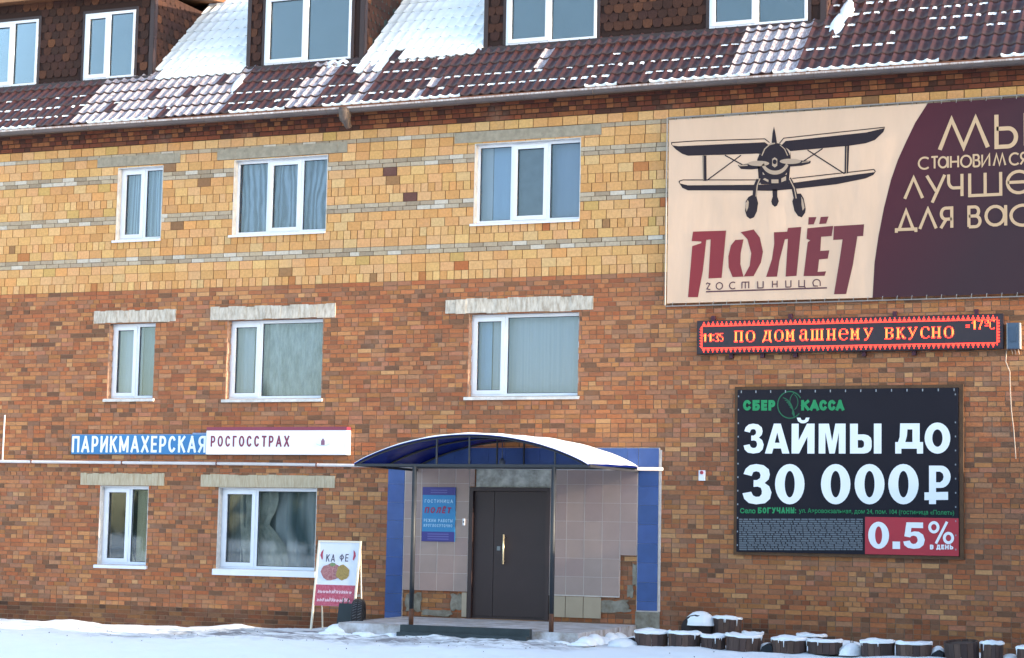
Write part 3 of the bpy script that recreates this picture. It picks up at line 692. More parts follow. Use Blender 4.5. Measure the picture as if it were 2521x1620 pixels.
def blob(cx, cz, rx, rz, y0, y1, n=26):
    pts = [(cx+rx*max(-.86, min(.86, math.cos(6.283*i/n)*1.25))*random.uniform(.82, 1.12), cz+rz*max(-.86, min(.86, math.sin(6.283*i/n)*1.25))*random.uniform(.8, 1.12)) for i in range(n)]
    q = MB(); q.prism(pts, y0, y1); q.build('torn_render', m_rough, fac)
blob(-14.17, .46, .17, .18, -.022, .0); blob(-13.40, .48, .12, .16, -.020, 0); blob(-13.75, .30, .3, .06, -.018, 0)
blob(-10.72, .50, .34, .11, -.022, 0); blob(-10.42, .75, .06, .12, -.020, 0); blob(-10.35, 1.0, .04, .2, -.019, 0)
q = MB(); q.box(-10.33, -9.93, -.02, .0, .02, .44); q.prism([(-10.33, .02), (-9.99, .02), (-10.02, .18), (-10.15, .26), (-10.3, .24)], -.035, -.021)
q.build('plinth_render', m_rough, fac)
# blue pilasters and band
m_blue = mat('blue_facing_tile', K(66, 98, 168), .45, noise=.12, nscale=5, attr='Col'); P_BL = pal((68,100,170),(62,96,162),(72,104,172))
por = empty('entrance_portal', (-12.3, -.03, .2), parent=B, label='frame of blue tiles round the entrance')
q = MB(); q.box(-14.69, -14.375, -.026, 0, .17, 2.99, back=False); q.box(-10.31, -9.955, -.026, 0, .43, 2.995, back=False); q.box(-14.375, -10.31, -.026, 0, 2.705, 2.995, back=False)
q.box(-9.954, -9.925, -.02, 0, .44, 2.96, back=False)
split_build(q, 'render_bed', m_grout, por)
bc = {}
def btile(a, c, z0, z1):
    k = (round(c-a, 3), round(z1-z0, 3), random.randrange(3))
    if k not in bc:
        mb = MB(); mb.col = P_BL[k[2]]; hx, hz = (c-a)/2-.0015, (z1-z0)/2-.0015; mb.box(-hx, hx, -.012, 0, -hz, hz); bc[k] = mb.mesh('blue_tile', m_blue)
    inst('blue_tile', bc[k], por, ((a+c)/2, -.028, (z0+z1)/2))
for (a, c, zb) in ((-14.685, -14.38, .19), (-10.30, -9.965, .45)):
    z = 2.99
    while z > zb+.05:
        z0 = max(zb, z-.3); btile(a, c, z0, z); z = z0
x = -14.38
while x < -10.35: x2 = min(x+.3, -10.305); btile(x, x2, 2.71, 2.99); x = x2

# ------------------------------------------------------------------ roof
TANR = math.tan(R_(43)); RA = R_(43); Y0, Z0 = -.37, 8.775
def roofz(y): return Z0+(y-Y0)*TANR
PT, LT = .183, .35
DOR = [(-25.0, -20.149), (-18.14, -15.80), (-13.475, -7.54)]
dy_face = .8
def wave(t):  # t in 0..1, ridge at 0 and 1
    c = .5+.5*math.cos(2*math.pi*t); return .030*c**2.0
def tile_mesh(extra=0, name='roof_tile', mats=None, squash=1.0, v0=0, v1=1, u0=0, u1=1, rag=0, seg=8, riser=True, step=.024, smooth=True):
    b = MB(); n = seg; us = [u0+(u1-u0)*i/n for i in range(n+1)]
    def hh(u, v): return wave(u)*squash+step*(1-v)+extra
    rows = [v0, v1] if not rag else [v0, (v0+v1)/2, v1]
    for v in rows:
        for u in us:
            vv = v+(random.uniform(-rag, rag) if v == v0 and rag else 0)
            e = math.sin(math.pi*(u-u0)/(u1-u0)) if (extra and (u0 > 0)) else 1
            b.v.append(((u-.5)*PT, vv*LT, wave(u)*squash+step*(1-v)+extra*(e if rag else 1)))
    k = n+1
    for r in range(len(rows)-1):
        for i in range(n): b.f.append((r*k+i, r*k+i+1, (r+1)*k+i+1, (r+1)*k+i)); b.m.append(0)
    if riser:
        s = len(b.v)
        for u in us: b.v.append(((u-.5)*PT, v0*LT, wave(u)-.006))
        for i in range(n): b.f.append((i+1, i, s+i, s+i+1)); b.m.append(0)
    return b
roof = empty('roof', (-13, Y0, Z0), parent=B)
q = MB(); q.quad([(XL, Y0+.02, Z0-.03), (XR, Y0+.02, Z0-.03), (XR, 4.5, roofz(4.5)-.05), (XL, 4.5, roofz(4.5)-.05)])
q.quad([(XL, 4.5, roofz(4.5)-.05), (XR, 4.5, roofz(4.5)-.05), (XR, 9.4, Z0), (XL, 9.4, Z0)])
q.build('roof_deck', m_trim, roof)
q = MB(); q.box(XL, XR, -.36, .01, 8.712, 8.73); q.box(XL, XR, -.36, -.335, 8.64, 8.712); q.build('soffit_board', mat('soffit_brown', K(96, 66, 50), .8, noise=.2), roof)
q = MB(); q.box(XL, XR, -.385, -.362, 8.722, 8.772); q.build('eaves_flashing', mat('copper_brown_flashing', K(150, 92, 62), .5, noise=.2, nscale=5), roof)
tm = tile_mesh().mesh('roof_tile', m_tile, smooth=True)
fm = tile_mesh(extra=.005, riser=True).mesh('frost', m_frost, smooth=True)
rotr = (RA, 0, 0)
def rloc(x, r, off=0.0):
    s = r*LT; return (x, Y0+s*math.cos(RA)-off*math.sin(RA), Z0+s*math.sin(RA)+off*math.cos(RA))
ncol = int((XR-XL)/PT); tiles = []
for r in range(17):
    for c in range(ncol):
        x = XL+(c+.5)*PT
        yy = Y0+(r+.0)*LT*math.cos(RA)
        if r >= 5 and any(a-.02 < x < d+.02 for a, d in DOR): continue
        tiles.append((x, r, c))
vis = [t for t in tiles if -22.9 < t[0] < -4.2 and t[1] <= (5 if t[0] < -7.6 else 6)]
vis.sort(key=lambda t: -t[0]); one = set((t[1], t[2]) for t in vis[:300])
def xform(b, x, r, col=None):
    cs, sn = math.cos(RA), math.sin(RA); ox, oy, oz = rloc(x, r)
    return [(ox+v[0], oy+v[1]*cs-v[2]*sn, oz+v[1]*sn+v[2]*cs) for v in b.v]
def add(dst, src, x, r, mi=0):
    n = len(dst.v); dst.v += xform(src, x, r); dst.f += [tuple(n+i for i in f) for f in src.f]; dst.m += [mi]*len(src.f)
TB = tile_mesh(); FB = tile_mesh(extra=.004, v1=.93, riser=False)
ts = MB(); sn_ = MB(); rnd = random.Random(11)
def snowtile():
    b = tile_mesh(extra=.026, squash=.62, riser=True); b.v = [(v[0], v[1], v[2]+rnd.uniform(-.002, .002)) for v in b.v]; return b
FROST = [(-21.15, -17.95), (-16.6, -16.15), (-15.55, -15.2), (-8.75, -7.75), (-14.3, -13.95), (-12.35, -12.1)]
def frosty(x, r):
    xe = x+ (r*.0)
    for (a, d) in FROST:
        if a < xe < d:
            if a == -15.55 and r > 3: return False
            if a == -14.3: return r <= 1 and rnd.random() < .7
            if a == -12.35: return r in (2, 3)
            if a == -21.15:
                return rnd.random() < (.97 if x < -19.9 else .84)
            return rnd.random() < .93
    return False
def crescent(x, r, big):
    lo = 1-(.22 if big else .14)*rnd.uniform(.7, 1.2); ua = rnd.uniform(.12, .2); ub = rnd.uniform(.74, .86)
    if rnd.random() < .2: ub -= .25
    b = tile_mesh(extra=.016, u0=ua, u1=ub, v0=lo, v1=.995, rag=.03, riser=False, seg=8)
    return b
def ribbon(x):
    b = MB(); n = 8
    for i in range(n+1):
        u = i/n; h = wave(u); b.v += [((u-.5)*PT, -.012, h-.012), ((u-.5)*PT, -.012, h+.026), ((u-.5)*PT, .012, h+.034)]
    for i in range(n):
        a = 3*i; b.f += [(a, a+3, a+4, a+1), (a+1, a+4, a+5, a+2)]; b.m += [0, 0]
    return b
run = True; runlen = 0
for (x, r, c) in tiles:
    fr = frosty(x, r)
    if (r, c) in one: inst('roof_tile', tm, roof, rloc(x, r), rotr)
    else: add(ts, TB, x, r)
    between = any(lo < x < hi for lo, hi in ((-20.15, -18.14), (-15.8, -13.475)))
    xt = x-.12*(r-4)
    if between and (r >= 5 or (r == 4 and rnd.random() < .8) or (r == 3 and rnd.random() < .15)):
        add(sn_, snowtile(), x, r)
    elif fr and r < 5: add(sn_, FB, x, r, 1)
    elif x > -7.6:
        pr = [0, .55, .3, .62, .62, .65, .75, .8][min(r, 7)]
        if rnd.random() < pr*(1.25 if (math.sin(x*1.7+r*1.3) > -.3) else .3): add(sn_, crescent(x, r, True), x, r)
    elif r in (0, 1, 2) or (r == 3 and -16 < x < -13.3):
        pr = {0: .9, 1: .95, 2: .3, 3: .85}[r]
        pr *= 1.15 if math.sin(x*1.9+r*2) > -.6 else .3
        if rnd.random() < pr: add(sn_, crescent(x, r, r < 2 and rnd.random() < .5 or r == 3), x, r)
    if r == 0:
        if runlen <= 0:
            on = {True: .75, False: .42}[x < -13 or x > -9.6]; run = rnd.random() < on; runlen = rnd.randint(2, 7) if run else rnd.randint(2, 6)
        runlen -= 1
        if run: add(sn_, ribbon(x), x, 0)
ts.build('roof_tiles', m_tile, roof, smooth=True, kind='stuff')
sn_.build('roof_snow', [m_snow, m_frost], roof, smooth=True, kind='stuff', label='snow and hoar frost lying on the roof tiles')

# valley/flashing snow strips on the left of each bay and heaps
hs = MB()
def heap(b, x, y, z, rx, ry, rz, n=10, mrings=5, tilt=0):
    base = len(b.v)
    for j in range(mrings+1):
        ph = math.pi/2*j/mrings
        for i in range(n):
            th = 6.283*i/n; k = 1+.12*math.sin(i*2.3+j)+.06*math.sin(i*5.1)
            b.v.append((x+rx*math.cos(th)*math.cos(ph)*k, y+ry*math.sin(th)*math.cos(ph)*k, z+rz*math.sin(ph)+tilt*ry*math.sin(th)*math.cos(ph)*k))
    for j in range(mrings):
        for i in range(n): a = base+j*n+i; bb = base+j*n+(i+1) % n; b.f.append((a, bb, bb+n, a+n)); b.m.append(0)
for (x, y, rx, ry, rz) in ((-18.05, .35, .09, .25, .10), (-16.35, .70, .12, .09, .08), (-16.15, .70, .12, .09, .08), (-15.55, .75, .15, .2, .07), (-13.55, .85, .10, .14, .10), (-7.30, .65, .12, .28, .08), (-7.22, .95, .12, .3, .10)):
    heap(hs, x, y, roofz(y)+.0, rx, ry, rz, tilt=TANR)
hs.build('snow_heaps', m_snow, roof, smooth=True, kind='stuff')

# dormers --------------------------------------------------------------
P_S = pal((74,46,38),(68,43,36),(80,50,40),(88,55,42),(108,68,48),(114,72,48),(72,45,40),(64,42,36),(82,50,38),(98,61,44))
W_S = np.array([7, 8, 6, 4, 1.6, 1.3, 7, 6, 5, 2.2]); W_S /= W_S.sum()
sh_list = []
DW = [(-23.80, -22.70), (-21.64, -20.535), (-17.775, -16.04), (-13.067, -11.423), (-9.457, -7.818)]
ZB, ZT, ZWT = 9.86, 11.44, 11.15
ZW = 9.895
SW, SH_ = .172, .148
def hexpts(cx, cz): 
    a, h = SW/2-.003, SH_/2
    return [(cx-a*.55, cz-h*1.0), (cx+a*.55, cz-h*1.0), (cx+a, cz-h*.25), (cx+a, cz+h*1.1), (cx-a, cz+h*1.1), (cx-a, cz-h*.25)]
m_dormer_sky = m_sky_panel
dlabels = ['left dormer with two narrow windows', 'middle dormer with one window', 'right dormer with two wide windows']
cand = []
for k, (xa, xb) in enumerate(DOR):
    d = empty('dormer', ((xa+xb)/2, dy_face, ZB), parent=B, label=dlabels[k])
    mine = [q_ for q_ in DW if xa < q_[0] < xb]
    b = MB(); xbk = sorted([xa, xb]+[v for q_ in mine for v in q_])
    zs = [ZB-.06, ZW, ZWT, ZT]
    for i in range(len(xbk)-1):
        for j in range(3):
            cx, cz = (xbk[i]+xbk[i+1])/2, (zs[j]+zs[j+1])/2
            if any(q_[0] < cx < q_[1] for q_ in mine) and j == 1: continue
            b.quad([(xbk[i], dy_face+.004, zs[j]), (xbk[i+1], dy_face+.004, zs[j]), (xbk[i+1], dy_face+.004, zs[j+1]), (xbk[i], dy_face+.004, zs[j+1])])
    yb = Y0+(ZT-Z0)/TANR+.1
    for xx, s in ((xa, 1), (xb, 1)):
        b.quad([(xx, dy_face+.004, ZB-.06), (xx, dy_face+.004, ZT), (xx, yb, ZT), (xx, yb, ZT-.02)])
    b.build('dormer_wall', mat('dark_felt', K(58, 38, 34), .95), d)
    # shingles on the face
    z = ZB-.02; row = 0
    while z < ZT+.02:
        x = xa+.11+(SW/2 if row % 2 else 0)
        while x < xb-.10:
            zz = z+SH_/2
            ok = not any(q_[0]-.11 < x < q_[1]+.10 and ZW-.08 < zz < ZWT+.10 for q_ in mine) and zz > ZB+.06
            if ok: cand.append((-x, d, x, zz, row))
            x += SW
        z += SH_; row += 1
    # cheek shingles (right-hand side, facing +x) 
    cs = MB(); z = ZB; row = 0
    while z < ZT:
        y = dy_face+.06+(SW/2 if row % 2 else 0)
        while y < yb:
            zz = z+SH_/2
            if zz-.06 > roofz(y)-.02:
                cs.col = colvar(P_S[int(rng.choice(10, p=W_S))], 'S'); lay = .004+.003*(row % 2)
                P6 = [(p[0], p[1]) for p in hexpts(y, zz)]; n = len(cs.v)
                cs.v += [(xb+.012-(p[1]-zz)*.05+lay, p[0], p[1]) for p in P6]; cs.c += [cs.col]*6
                cs.f.append(tuple(range(n, n+6))); cs.m.append(0)
            y += SW
        z += SH_; row += 1
    cs.build('cheek_shingles', m_shingle, d, kind='stuff')
    b = MB()
    b.box(xa-.01, xa+.07, dy_face-.025, dy_face+.003, ZB+.02, ZT); b.box(xb-.07, xb+.02, dy_face-.025, dy_face+.05, ZB+.02, ZT)
    b.box(xb+.022, xb+.03, dy_face-.02, dy_face+.07, ZB+.02, ZT)
    for q_ in mine:
        b.box(q_[0]-.06, q_[0]-.002, dy_face-.022, dy_face+.003, ZW, ZWT+.06); b.box(q_[1]+.002, q_[1]+.06, dy_face-.022, dy_face+.003, ZW, ZWT+.06)
        b.box(q_[0]-.002, q_[1]+.002, dy_face-.021, dy_face+.003, ZWT+.002, ZWT+.06)
    split_build(b, 'dormer_trim', m_trim, d)
    b = MB(); b.box(xa-.02, xb+.02, dy_face-.08, dy_face-.03, ZB-.055, ZB+.012); b.build('base_flashing', m_trim, d)
    # roof of the dormer
    rb = 3.1; xo = .30
    b = MB(); 
    def slab(x0, x1, y0, y1, z0, z1, dz, mb):
        n = len(mb.v); mb.v += [(x0, y0, z0), (x1, y0, z0), (x1, y1, z0+dz), (x0, y1, z0+dz), (x0, y0, z1), (x1, y0, z1), (x1, y1, z1+dz), (x0, y1, z1+dz)]
        for f in [(0, 1, 5, 4), (1, 2, 6, 5), (3, 0, 4, 7), (3, 2, 1, 0), (4, 5, 6, 7), (2, 3, 7, 6)]: mb.f.append(tuple(n+i for i in f)); mb.m.append(mb.cur)
    slab(xa-.05, xb+xo, dy_face-.33, rb, ZT-.01, ZT+.10, .35, b); b.build('dormer_roof', m_wood, d)
    b = MB(); b.box(xa-.05, xb+xo, dy_face-.352, dy_face-.332, ZT-.005, ZT+.105); b.build('fascia', m_fascia, d)
    b = MB(); n = int((xb-xa+xo)/.046)
    for i in range(n+1):
        xx = xa-.05+i*.046; h = .012*(1+math.cos(i*math.pi/2))
        b.v += [(xx, dy_face-.40, ZT+.115+h-.0), (xx, dy_face-.40, ZT+.150+h*.5), (xx, dy_face-.30, ZT+.185+h*.4), (xx, rb, ZT+.56)]
    for i in range(n):
        for j in range(3): a = 4*i+j; b.f.append((a, a+4, a+5, a+1)); b.m.append(0)
    b.build('dormer_snow', m_snow, d, smooth=True, kind='stuff')
    b = MB(); b.box(xa-.05, xb+xo, dy_face-.395, dy_face-.353, ZT+.106, ZT+.114); b.build('roof_edge', m_trim, d)
    for j, q_ in enumerate(mine):
        lb = ['dormer window cut off by the left edge of the photo', 'narrow dormer window beside the brown corner trim', 'window of the middle dormer', 'left window of the right dormer', 'right window of the right dormer'][DW.index(q_)]
        window(q_[0], q_[1], ZW-.02, ZWT, dy_face-.03, [(0, .49, 'sash'), (.49, 1, '')], None, sill=0, fw_=.05, parent=B, curtains=[(.02, .98, m_sky_panel, -.016, .0)], label=lb)  # added panel close behind each pane stands in for reflected sky
cand.sort(key=lambda c: c[0])
hm = {}
stf = {}
for n_, (_, d, x, zz, row) in enumerate(cand):
    ci = int(rng.choice(10, p=W_S)); lay = .004+.004*(row % 2)
    if n_ < 300:
        if ci not in hm:
            mb = MB(); mb.col = P_S[ci]; mb.prism(hexpts(0, 0), -.006, .003); hm[ci] = mb.mesh('shingle', m_shingle)
        inst('shingle', hm[ci], d, (x, dy_face-.004-lay, zz), rot=(-.05, 0, 0))
    else:
        st = stf.setdefault(d.name, (d, MB()))[1]; st.col = colvar(P_S[ci], 'S'); st.prism(hexpts(x, zz), dy_face-.010-lay, dy_face)
for d, st in stf.values(): st.build('shingles', m_shingle, d, kind='stuff')

# gutter ------------------------------------------------------------------
gy, gzz, gr = -.45, 8.70, .068
b = MB(); n = 10; xsg = list(np.arange(XL, XR+.01, 1.0))
for x in xsg:
    sag = .012*math.sin(x*.5)
    for rr in (gr, gr-.004):
        for i in range(n+1):
            a = math.pi+math.pi*i/n; b.v.append((x, gy+rr*math.cos(a), gzz+sag+rr*1.15*math.sin(a)))
k = 2*(n+1)
for i in range(len(xsg)-1):
    for j in range(n):
        a = i*k+j; b.f.append((a, a+1, a+k+1, a+k)); b.m.append(0); a += n+1; b.f.append((a, a+k, a+k+1, a+1)); b.m.append(0)
gut = b.build('gutter', m_gutter, B, smooth=True, label='long grey half round gutter under the eaves')
b = MB(); b.tube([(x, gy-gr, gzz+.012*math.sin(x*.5)+.004) for x in xsg], .017, 8); b.build('gutter_rim', m_copper, gut, smooth=True)
fx, _ = W(850, 268, gy)
b = MB(); b.tube([(fx, gy, 8.70), (fx, gy, 8.62), (fx+.0, gy+.01, 8.52), (fx+.03, gy+.05, 8.42), (fx+.04, gy+.08, 8.38)], [.12, .115, .095, .06, .055], 12)
b.build('gutter_outlet', mat('rusty_outlet', K(104, 88, 80), .6, noise=.35, nscale=12), gut, smooth=True)
for i in range(20):
    x = XL+.6+i*1.2; b = MB()
    b.tube([(x, gy+gr*1.05*math.cos(math.pi+math.pi*t/8), gzz+.012*math.sin(x*.5)+gr*1.2*math.sin(math.pi+math.pi*t/8)) for t in range(9)], .006, 6); b.build('gutter_bracket', m_gutter, gut)

# ------------------------------------------------------------------ porch slab and canopy
b = MB(); n = len(b.v)
sx0, sx1, sy = -14.35, -10.42, -2.32
b.v += [(sx0, sy, -.1), (sx1, sy, -.1), (sx1+.12, -.04, -.1), (sx0, -.04, -.1), (sx0, sy, .195), (sx1, sy, .17), (sx1+.12, -.04, .225), (sx0, -.04, .225)]
for f in [(0, 1, 5, 4), (1, 2, 6, 5), (3, 0, 4, 7), (4, 5, 6, 7)]: b.f.append(f); b.m.append(0)
m_slab = mat('icy_slab', K(168, 152, 138), .85, noise=1, nscale=3.5, bump=.5, col2=K(226, 226, 232, .82), stretch=(1, 2.5, 1))
b.build('porch_slab', m_slab, kind='structure', label='low concrete porch slab dusted with snow under the canopy')
b = MB(); b.box(-13.25, -11.14, sy-.10, sy-.004, .055, .205); b.box(-13.25, -11.14, sy-.22, sy-.101, .04, .10)
b.build('porch_step', mat('dark_green_step', K(66, 76, 80), .7, noise=.2, nscale=5), label='long dark green timber step along the front of the porch', cat='step')

XC0, XC1, YF = -14.17, -10.30, -2.3
can = empty('entrance_canopy', (-12.2, -1.2, .2), 'arched blue plastic canopy with a snowy top on two thin dark posts over the entrance', 'canopy')
def archz(t, y): return 2.625+.45*(1-(2*t-1)**2)**.92 + .055*(y-YF)/2.3
N = 36; m_top = m_snow
def translu():
    m = bpy.data.materials.new('blue_polycarbonate'); m.use_nodes = True; t = m.node_tree; t.nodes.clear()
    o = t.nodes.new('ShaderNodeOutputMaterial'); mx = t.nodes.new('ShaderNodeMixShader'); tr = t.nodes.new('ShaderNodeBsdfTranslucent'); df = t.nodes.new('ShaderNodeBsdfPrincipled')
    tr.inputs[0].default_value = (.04, .12, .8, 1); df.inputs['Base Color'].default_value = K(36, 60, 165); df.inputs['Roughness'].default_value = .25; mx.inputs[0].default_value = .5
    t.links.new(tr.outputs[0], mx.inputs[1]); t.links.new(df.outputs[0], mx.inputs[2]); t.links.new(mx.outputs[0], o.inputs[0]); return m
b = MB()
for i in range(N+1):
    t = i/N; x = XC0+(XC1-XC0)*t
    for (y, dz) in ((YF, 0), (-.04, 0), (YF, .012), (-.04, .012)): b.v.append((x, y, archz(t, y)+dz))
for i in range(N):
    a = 4*i; b.f += [(a, a+1, a+5, a+4), (a+2, a+6, a+7, a+3), (a, a+4, a+6, a+2), (a+1, a+3, a+7, a+5)]; b.m += [0]*4
b.build('roof_sheet', translu(), can, smooth=False)
b = MB(); NY = 8
for i in range(N+1):
    t = i/N; x = XC0+(XC1-XC0)*t
    for j in range(NY+1):
        y = YF-.004+(2.26)*j/NY; th = (.03 if t > .3 else .008+.022*t/.3)*(1+.25*math.sin(i*1.1+j*2))*(.45 if j in (0, NY) else 1)*(.5 if i in (0, N) else 1)
        b.v.append((x, y, archz(t, y)+.014+th))
for i in range(N):
    for j in range(NY): a = i*(NY+1)+j; b.f.append((a, a+NY+1, a+NY+2, a+1)); b.m.append(0)
base = len(b.v)
for i in range(N+1):
    t = i/N; x = XC0+(XC1-XC0)*t; b.v.append((x, YF-.004, archz(t, YF)+.012))
for i in range(N): b.f.append((base+i, base+i+1, (i+1)*(NY+1), i*(NY+1))); b.m.append(0)
b.build('canopy_snow', m_snow, can, smooth=True, kind='stuff')
m_blk = mat('dark_steel_paint', K(52, 54, 62), .5, noise=.1)
m_post = mat('post_paint', K(54, 58, 64), .5, noise=.25, nscale=5)
for y in (YF+.03, -1.2, -.09):
    b = MB(); b.tube([(XC0+(XC1-XC0)*i/24, y, archz(i/24, y)-.02) for i in range(25)], .018, 6); b.build('arch_rib', m_blk, can)
    b = MB(); b.box(XC0+.02, XC1-.02, y-.02, y+.02, archz(0, y)-.03, archz(0, y)+.01); b.build('tie_beam', m_blk, can)
    for tt in ((.36, .5, .86) if y < -2 else (.5,)):
        b = MB(); x = XC0+(XC1-XC0)*tt; b.box(x-.012, x+.012, y-.012, y+.012, archz(0, y)+.01, archz(tt, y)-.03); b.build('strut', m_blk, can)
for x in (XC0+.01, XC1-.01):
    b = MB(); b.box(x-.02, x+.02, YF+.05, -.05, archz(0, YF)-.025, archz(0, YF)+.012); b.build('side_beam', m_blk, can)
for (px1, px2) in ((1021, 1012), (1363, 1358)):
    x = W((px1+px2)/2, 1345, YF+.03)[0]; b = MB(); b.tube([(x, YF+.03, .44), (x, YF+.03, 2.60)], .036, 12); p = b.build('post', m_post, can, smooth=True)
    b = MB(); b.tube([(x, YF+.03, .17), (x, YF+.03, .441)], .037, 12); b.build('post_foot', mat('rusty_foot', K(104, 68, 50), .8, noise=.3, nscale=12), p, smooth=True)
lx, lz = W(1236, 1143, -.6)
b = MB(); b.tube([(lx, -.6, archz(.5, -.6)-.03), (lx, -.6, lz+.09)], .008, 6); b.tube([(lx, -.6, lz+.10), (lx, -.6, lz+.06), (lx, -.6, lz-.01), (lx, -.6, lz-.06)], [.02, .045, .05, .03], 12)
b.build('porch_lamp', mat('lamp_grey', K(120, 126, 140), .4, noise=.1), label='small grey lamp hanging under the blue canopy above the door', cat='lamp', smooth=True, origin=(lx, -.6, lz))

# pipe along the facade
pts = [(-26, -.07, 2.76)]+[(W(px, py, -.07)[0], -.07, W(px, py, -.07)[1]) for px, py in ((0, 1136), (300, 1139), (620, 1142), (815, 1145), (1100, 1150), (1400, 1153), (1632, 1155))]
pp = empty('facade_pipe', (-15, -.07, 2.7), 'thin white horizontal pipe running above the ground floor windows', 'pipe')
b = MB(); b.tube(pts, .028, 10); b.build('pipe_run', mat('white_pipe_paint', K(226, 220, 220, .75), .5, noise=.12, nscale=3), pp, smooth=True)
for px in (78, 301, 534, 780):
    x = W(px, 1140, -.07)[0]; z = 2.70+.0; zc = np.interp(x, [p[0] for p in pts], [p[2] for p in pts]); b = MB(); b.box(x-.012, x+.012, -.10, 0, zc-.035, zc+.035); b.build('pipe_clip', mat('rust_clip', K(140, 90, 76), .8), pp)
b = MB(); a0, a1 = W(12, 1022, -.03), W(6, 1134, -.03); b.tube([(a0[0], -.03, a0[1]), (a1[0], -.03, a1[1])], .014, 8)
b.build('riser_pipe', mat('white_pipe_paint2', K(226, 220, 220, .75), .5), label='short white vertical pipe at the left edge rising from the horizontal pipe', cat='pipe')

# ------------------------------------------------------------------ signs
def board(name, x0, x1, z0, z1, y0, y1, m, label, cat, **kw):
    r = empty(name, ((x0+x1)/2, y1, z0), label, cat, **kw); b = MB(); b.box(x0, x1, y0, y1, z0, z1); p = b.build('panel', m, r); return r
# hairdresser
x0, x1, z0, z1 = -20.975, -18.16, 2.872, 3.215
hs_ = board('hairdresser_sign', x0, x1, z0, z1, -.05, -.004, mat('sky_blue_sign', K(60, 142, 206), .4, noise=.05), 'blue sign reading ПАРИКМАХЕРСКАЯ in white letters above the ground floor windows', 'sign')
b = MB(); caps(b, 'ПАРИКМАХЕРСКАЯ', x0+.015, x1-.04, z0+.03, z1-.022, -.054, .044, gap=.28); b.build('lettering', mat('white_print', K(240, 244, 250, .85), .5), hs_)
b = MB(); b.box(x0+2.5, x1, -.052, -.051, z1, z1+.03); b.box(x0, x1, -.048, -.01, z1+.0, z1+.006); b.build('top_edge', mat('sign_edge', K(150, 175, 215), .5), hs_)
# insurance
x0, x1, z0, z1 = -18.13, -15.42, 2.868, 3.335; yb_ = -.16
ins = board('insurance_sign', x0, x1, z0, z1-.06, yb_, -.004, mat('white_lightbox', K(246, 246, 248, .88), .35, noise=.02), 'white light box sign reading РОСГОССТРАХ with a maroon top edge', 'sign')
b = MB(); b.box(x0, x1, yb_, -.004, z1-.059, z1); b.build('maroon_band', mat('maroon_band', K(158, 66, 92), .4), ins)
b = MB(); caps(b, 'РОСГОССТРАХ', x0+.09, x0+1.63, z0+.13, z0+.32, yb_-.003, .032, gap=.42); b.build('lettering', mat('maroon_print', K(150, 62, 96), .5), ins)
b = MB(); cx = x0+2.27; cz = z0+.21
b.cur = 0; b.box(cx-.035, cx+.035, yb_-.004, yb_-.002, cz-.05, cz+.03); b.prism([(cx-.02, cz+.03), (cx+.02, cz+.03), (cx+.012, cz+.06), (cx-.012, cz+.06)], yb_-.004, yb_-.002)
b.build('emblem', mat('mauve_print', K(160, 110, 140), .5), ins)
b = MB(); b.stroke(ell(cx, cz-.01, .13, .05, 200, 340, 10), .012, yb_-.003); b.build('emblem_base', mat('pale_grey_print', K(215, 228, 232, .8), .5), ins)

# hotel banner -------------------------------------------------------------
bx0, bz0 = W(1642, 747, -.09); bz1 = W(1643, 296, -.09)[1]; bx1 = -2.35
ban = empty('hotel_banner', (-6.5, -.09, bz0), 'large beige and maroon hotel banner with a biplane drawing and the word ПОЛЁТ', 'banner')
yb = -.09
def curve_x(pz): pass
m_beige_b = mat('beige_banner_cloth', K(240, 204, 176, .66), .7, noise=.06, nscale=1.2, bump=1.0, bscale=1.6, stretch=(1.8, 1, .45))
# maroon edge
mar_px = [(2150, 243+35)]
mpts = [(1780, 100), (1700, 215), (1640, 340), (1590, 450), (1545, 580), (1500, 760), (1465, 940), (1440, 1110), (1427, 1325)]
mp = [W(1600+a/2.603, 220+c/2.603, yb) for a, c in mpts]; mp[0] = (mp[0][0]+.0, bz1); mp[-1] = (mp[-1][0], bz0)
NZ = 14; NX = 40
b = MB()
for j in range(NZ+1):
    for i in range(NX+1):
        x = bx0+(bx1-bx0)*i/NX; z = bz0+(bz1-bz0)*j/NZ
        b.v.append((x, yb+.0, z))
for j in range(NZ):
    for i in range(NX): a = j*(NX+1)+i; b.f.append((a, a+1, a+NX+2, a+NX+1)); b.m.append(0)
b.build('banner_cloth', m_beige_b, ban)
m_mar = mat('maroon_banner_print', K(92, 44, 62), .9, spec=.1); t = m_mar.node_tree; ge = t.nodes.new('ShaderNodeNewGeometry'); sp = t.nodes.new('ShaderNodeSeparateXYZ'); t.links.new(ge.outputs[0], sp.inputs[0])
ma = t.nodes.new('ShaderNodeMath'); ma.operation = 'MULTIPLY_ADD'; ma.inputs[1].default_value = -.62; ma.inputs[2].default_value = 0; t.links.new(sp.outputs[2], ma.inputs[0])
mb_ = t.nodes.new('ShaderNodeMath'); mb_.operation = 'ADD'; t.links.new(sp.outputs[0], mb_.inputs[0]); t.links.new(ma.outputs[0], mb_.inputs[1])
mr = t.nodes.new('ShaderNodeMapRange'); mr.inputs[1].default_value = -12.3; mr.inputs[2].default_value = -8.6; t.links.new(mb_.outputs[0], mr.inputs[0])
mx = t.nodes.new('ShaderNodeMix'); mx.data_type = 'RGBA'; mx.inputs[6].default_value = K(106, 48, 62); mx.inputs[7].default_value = K(76, 60, 68); t.links.new(mr.outputs[0], mx.inputs[0])
t.links.new(mx.outputs[2], t.nodes['Principled BSDF'].inputs['Base Color'])
b = MB(); b.poly(mp+[(bx1, bz0), (bx1, bz1)], yb-.003); b.build('maroon_field', m_mar, ban)
b = MB()
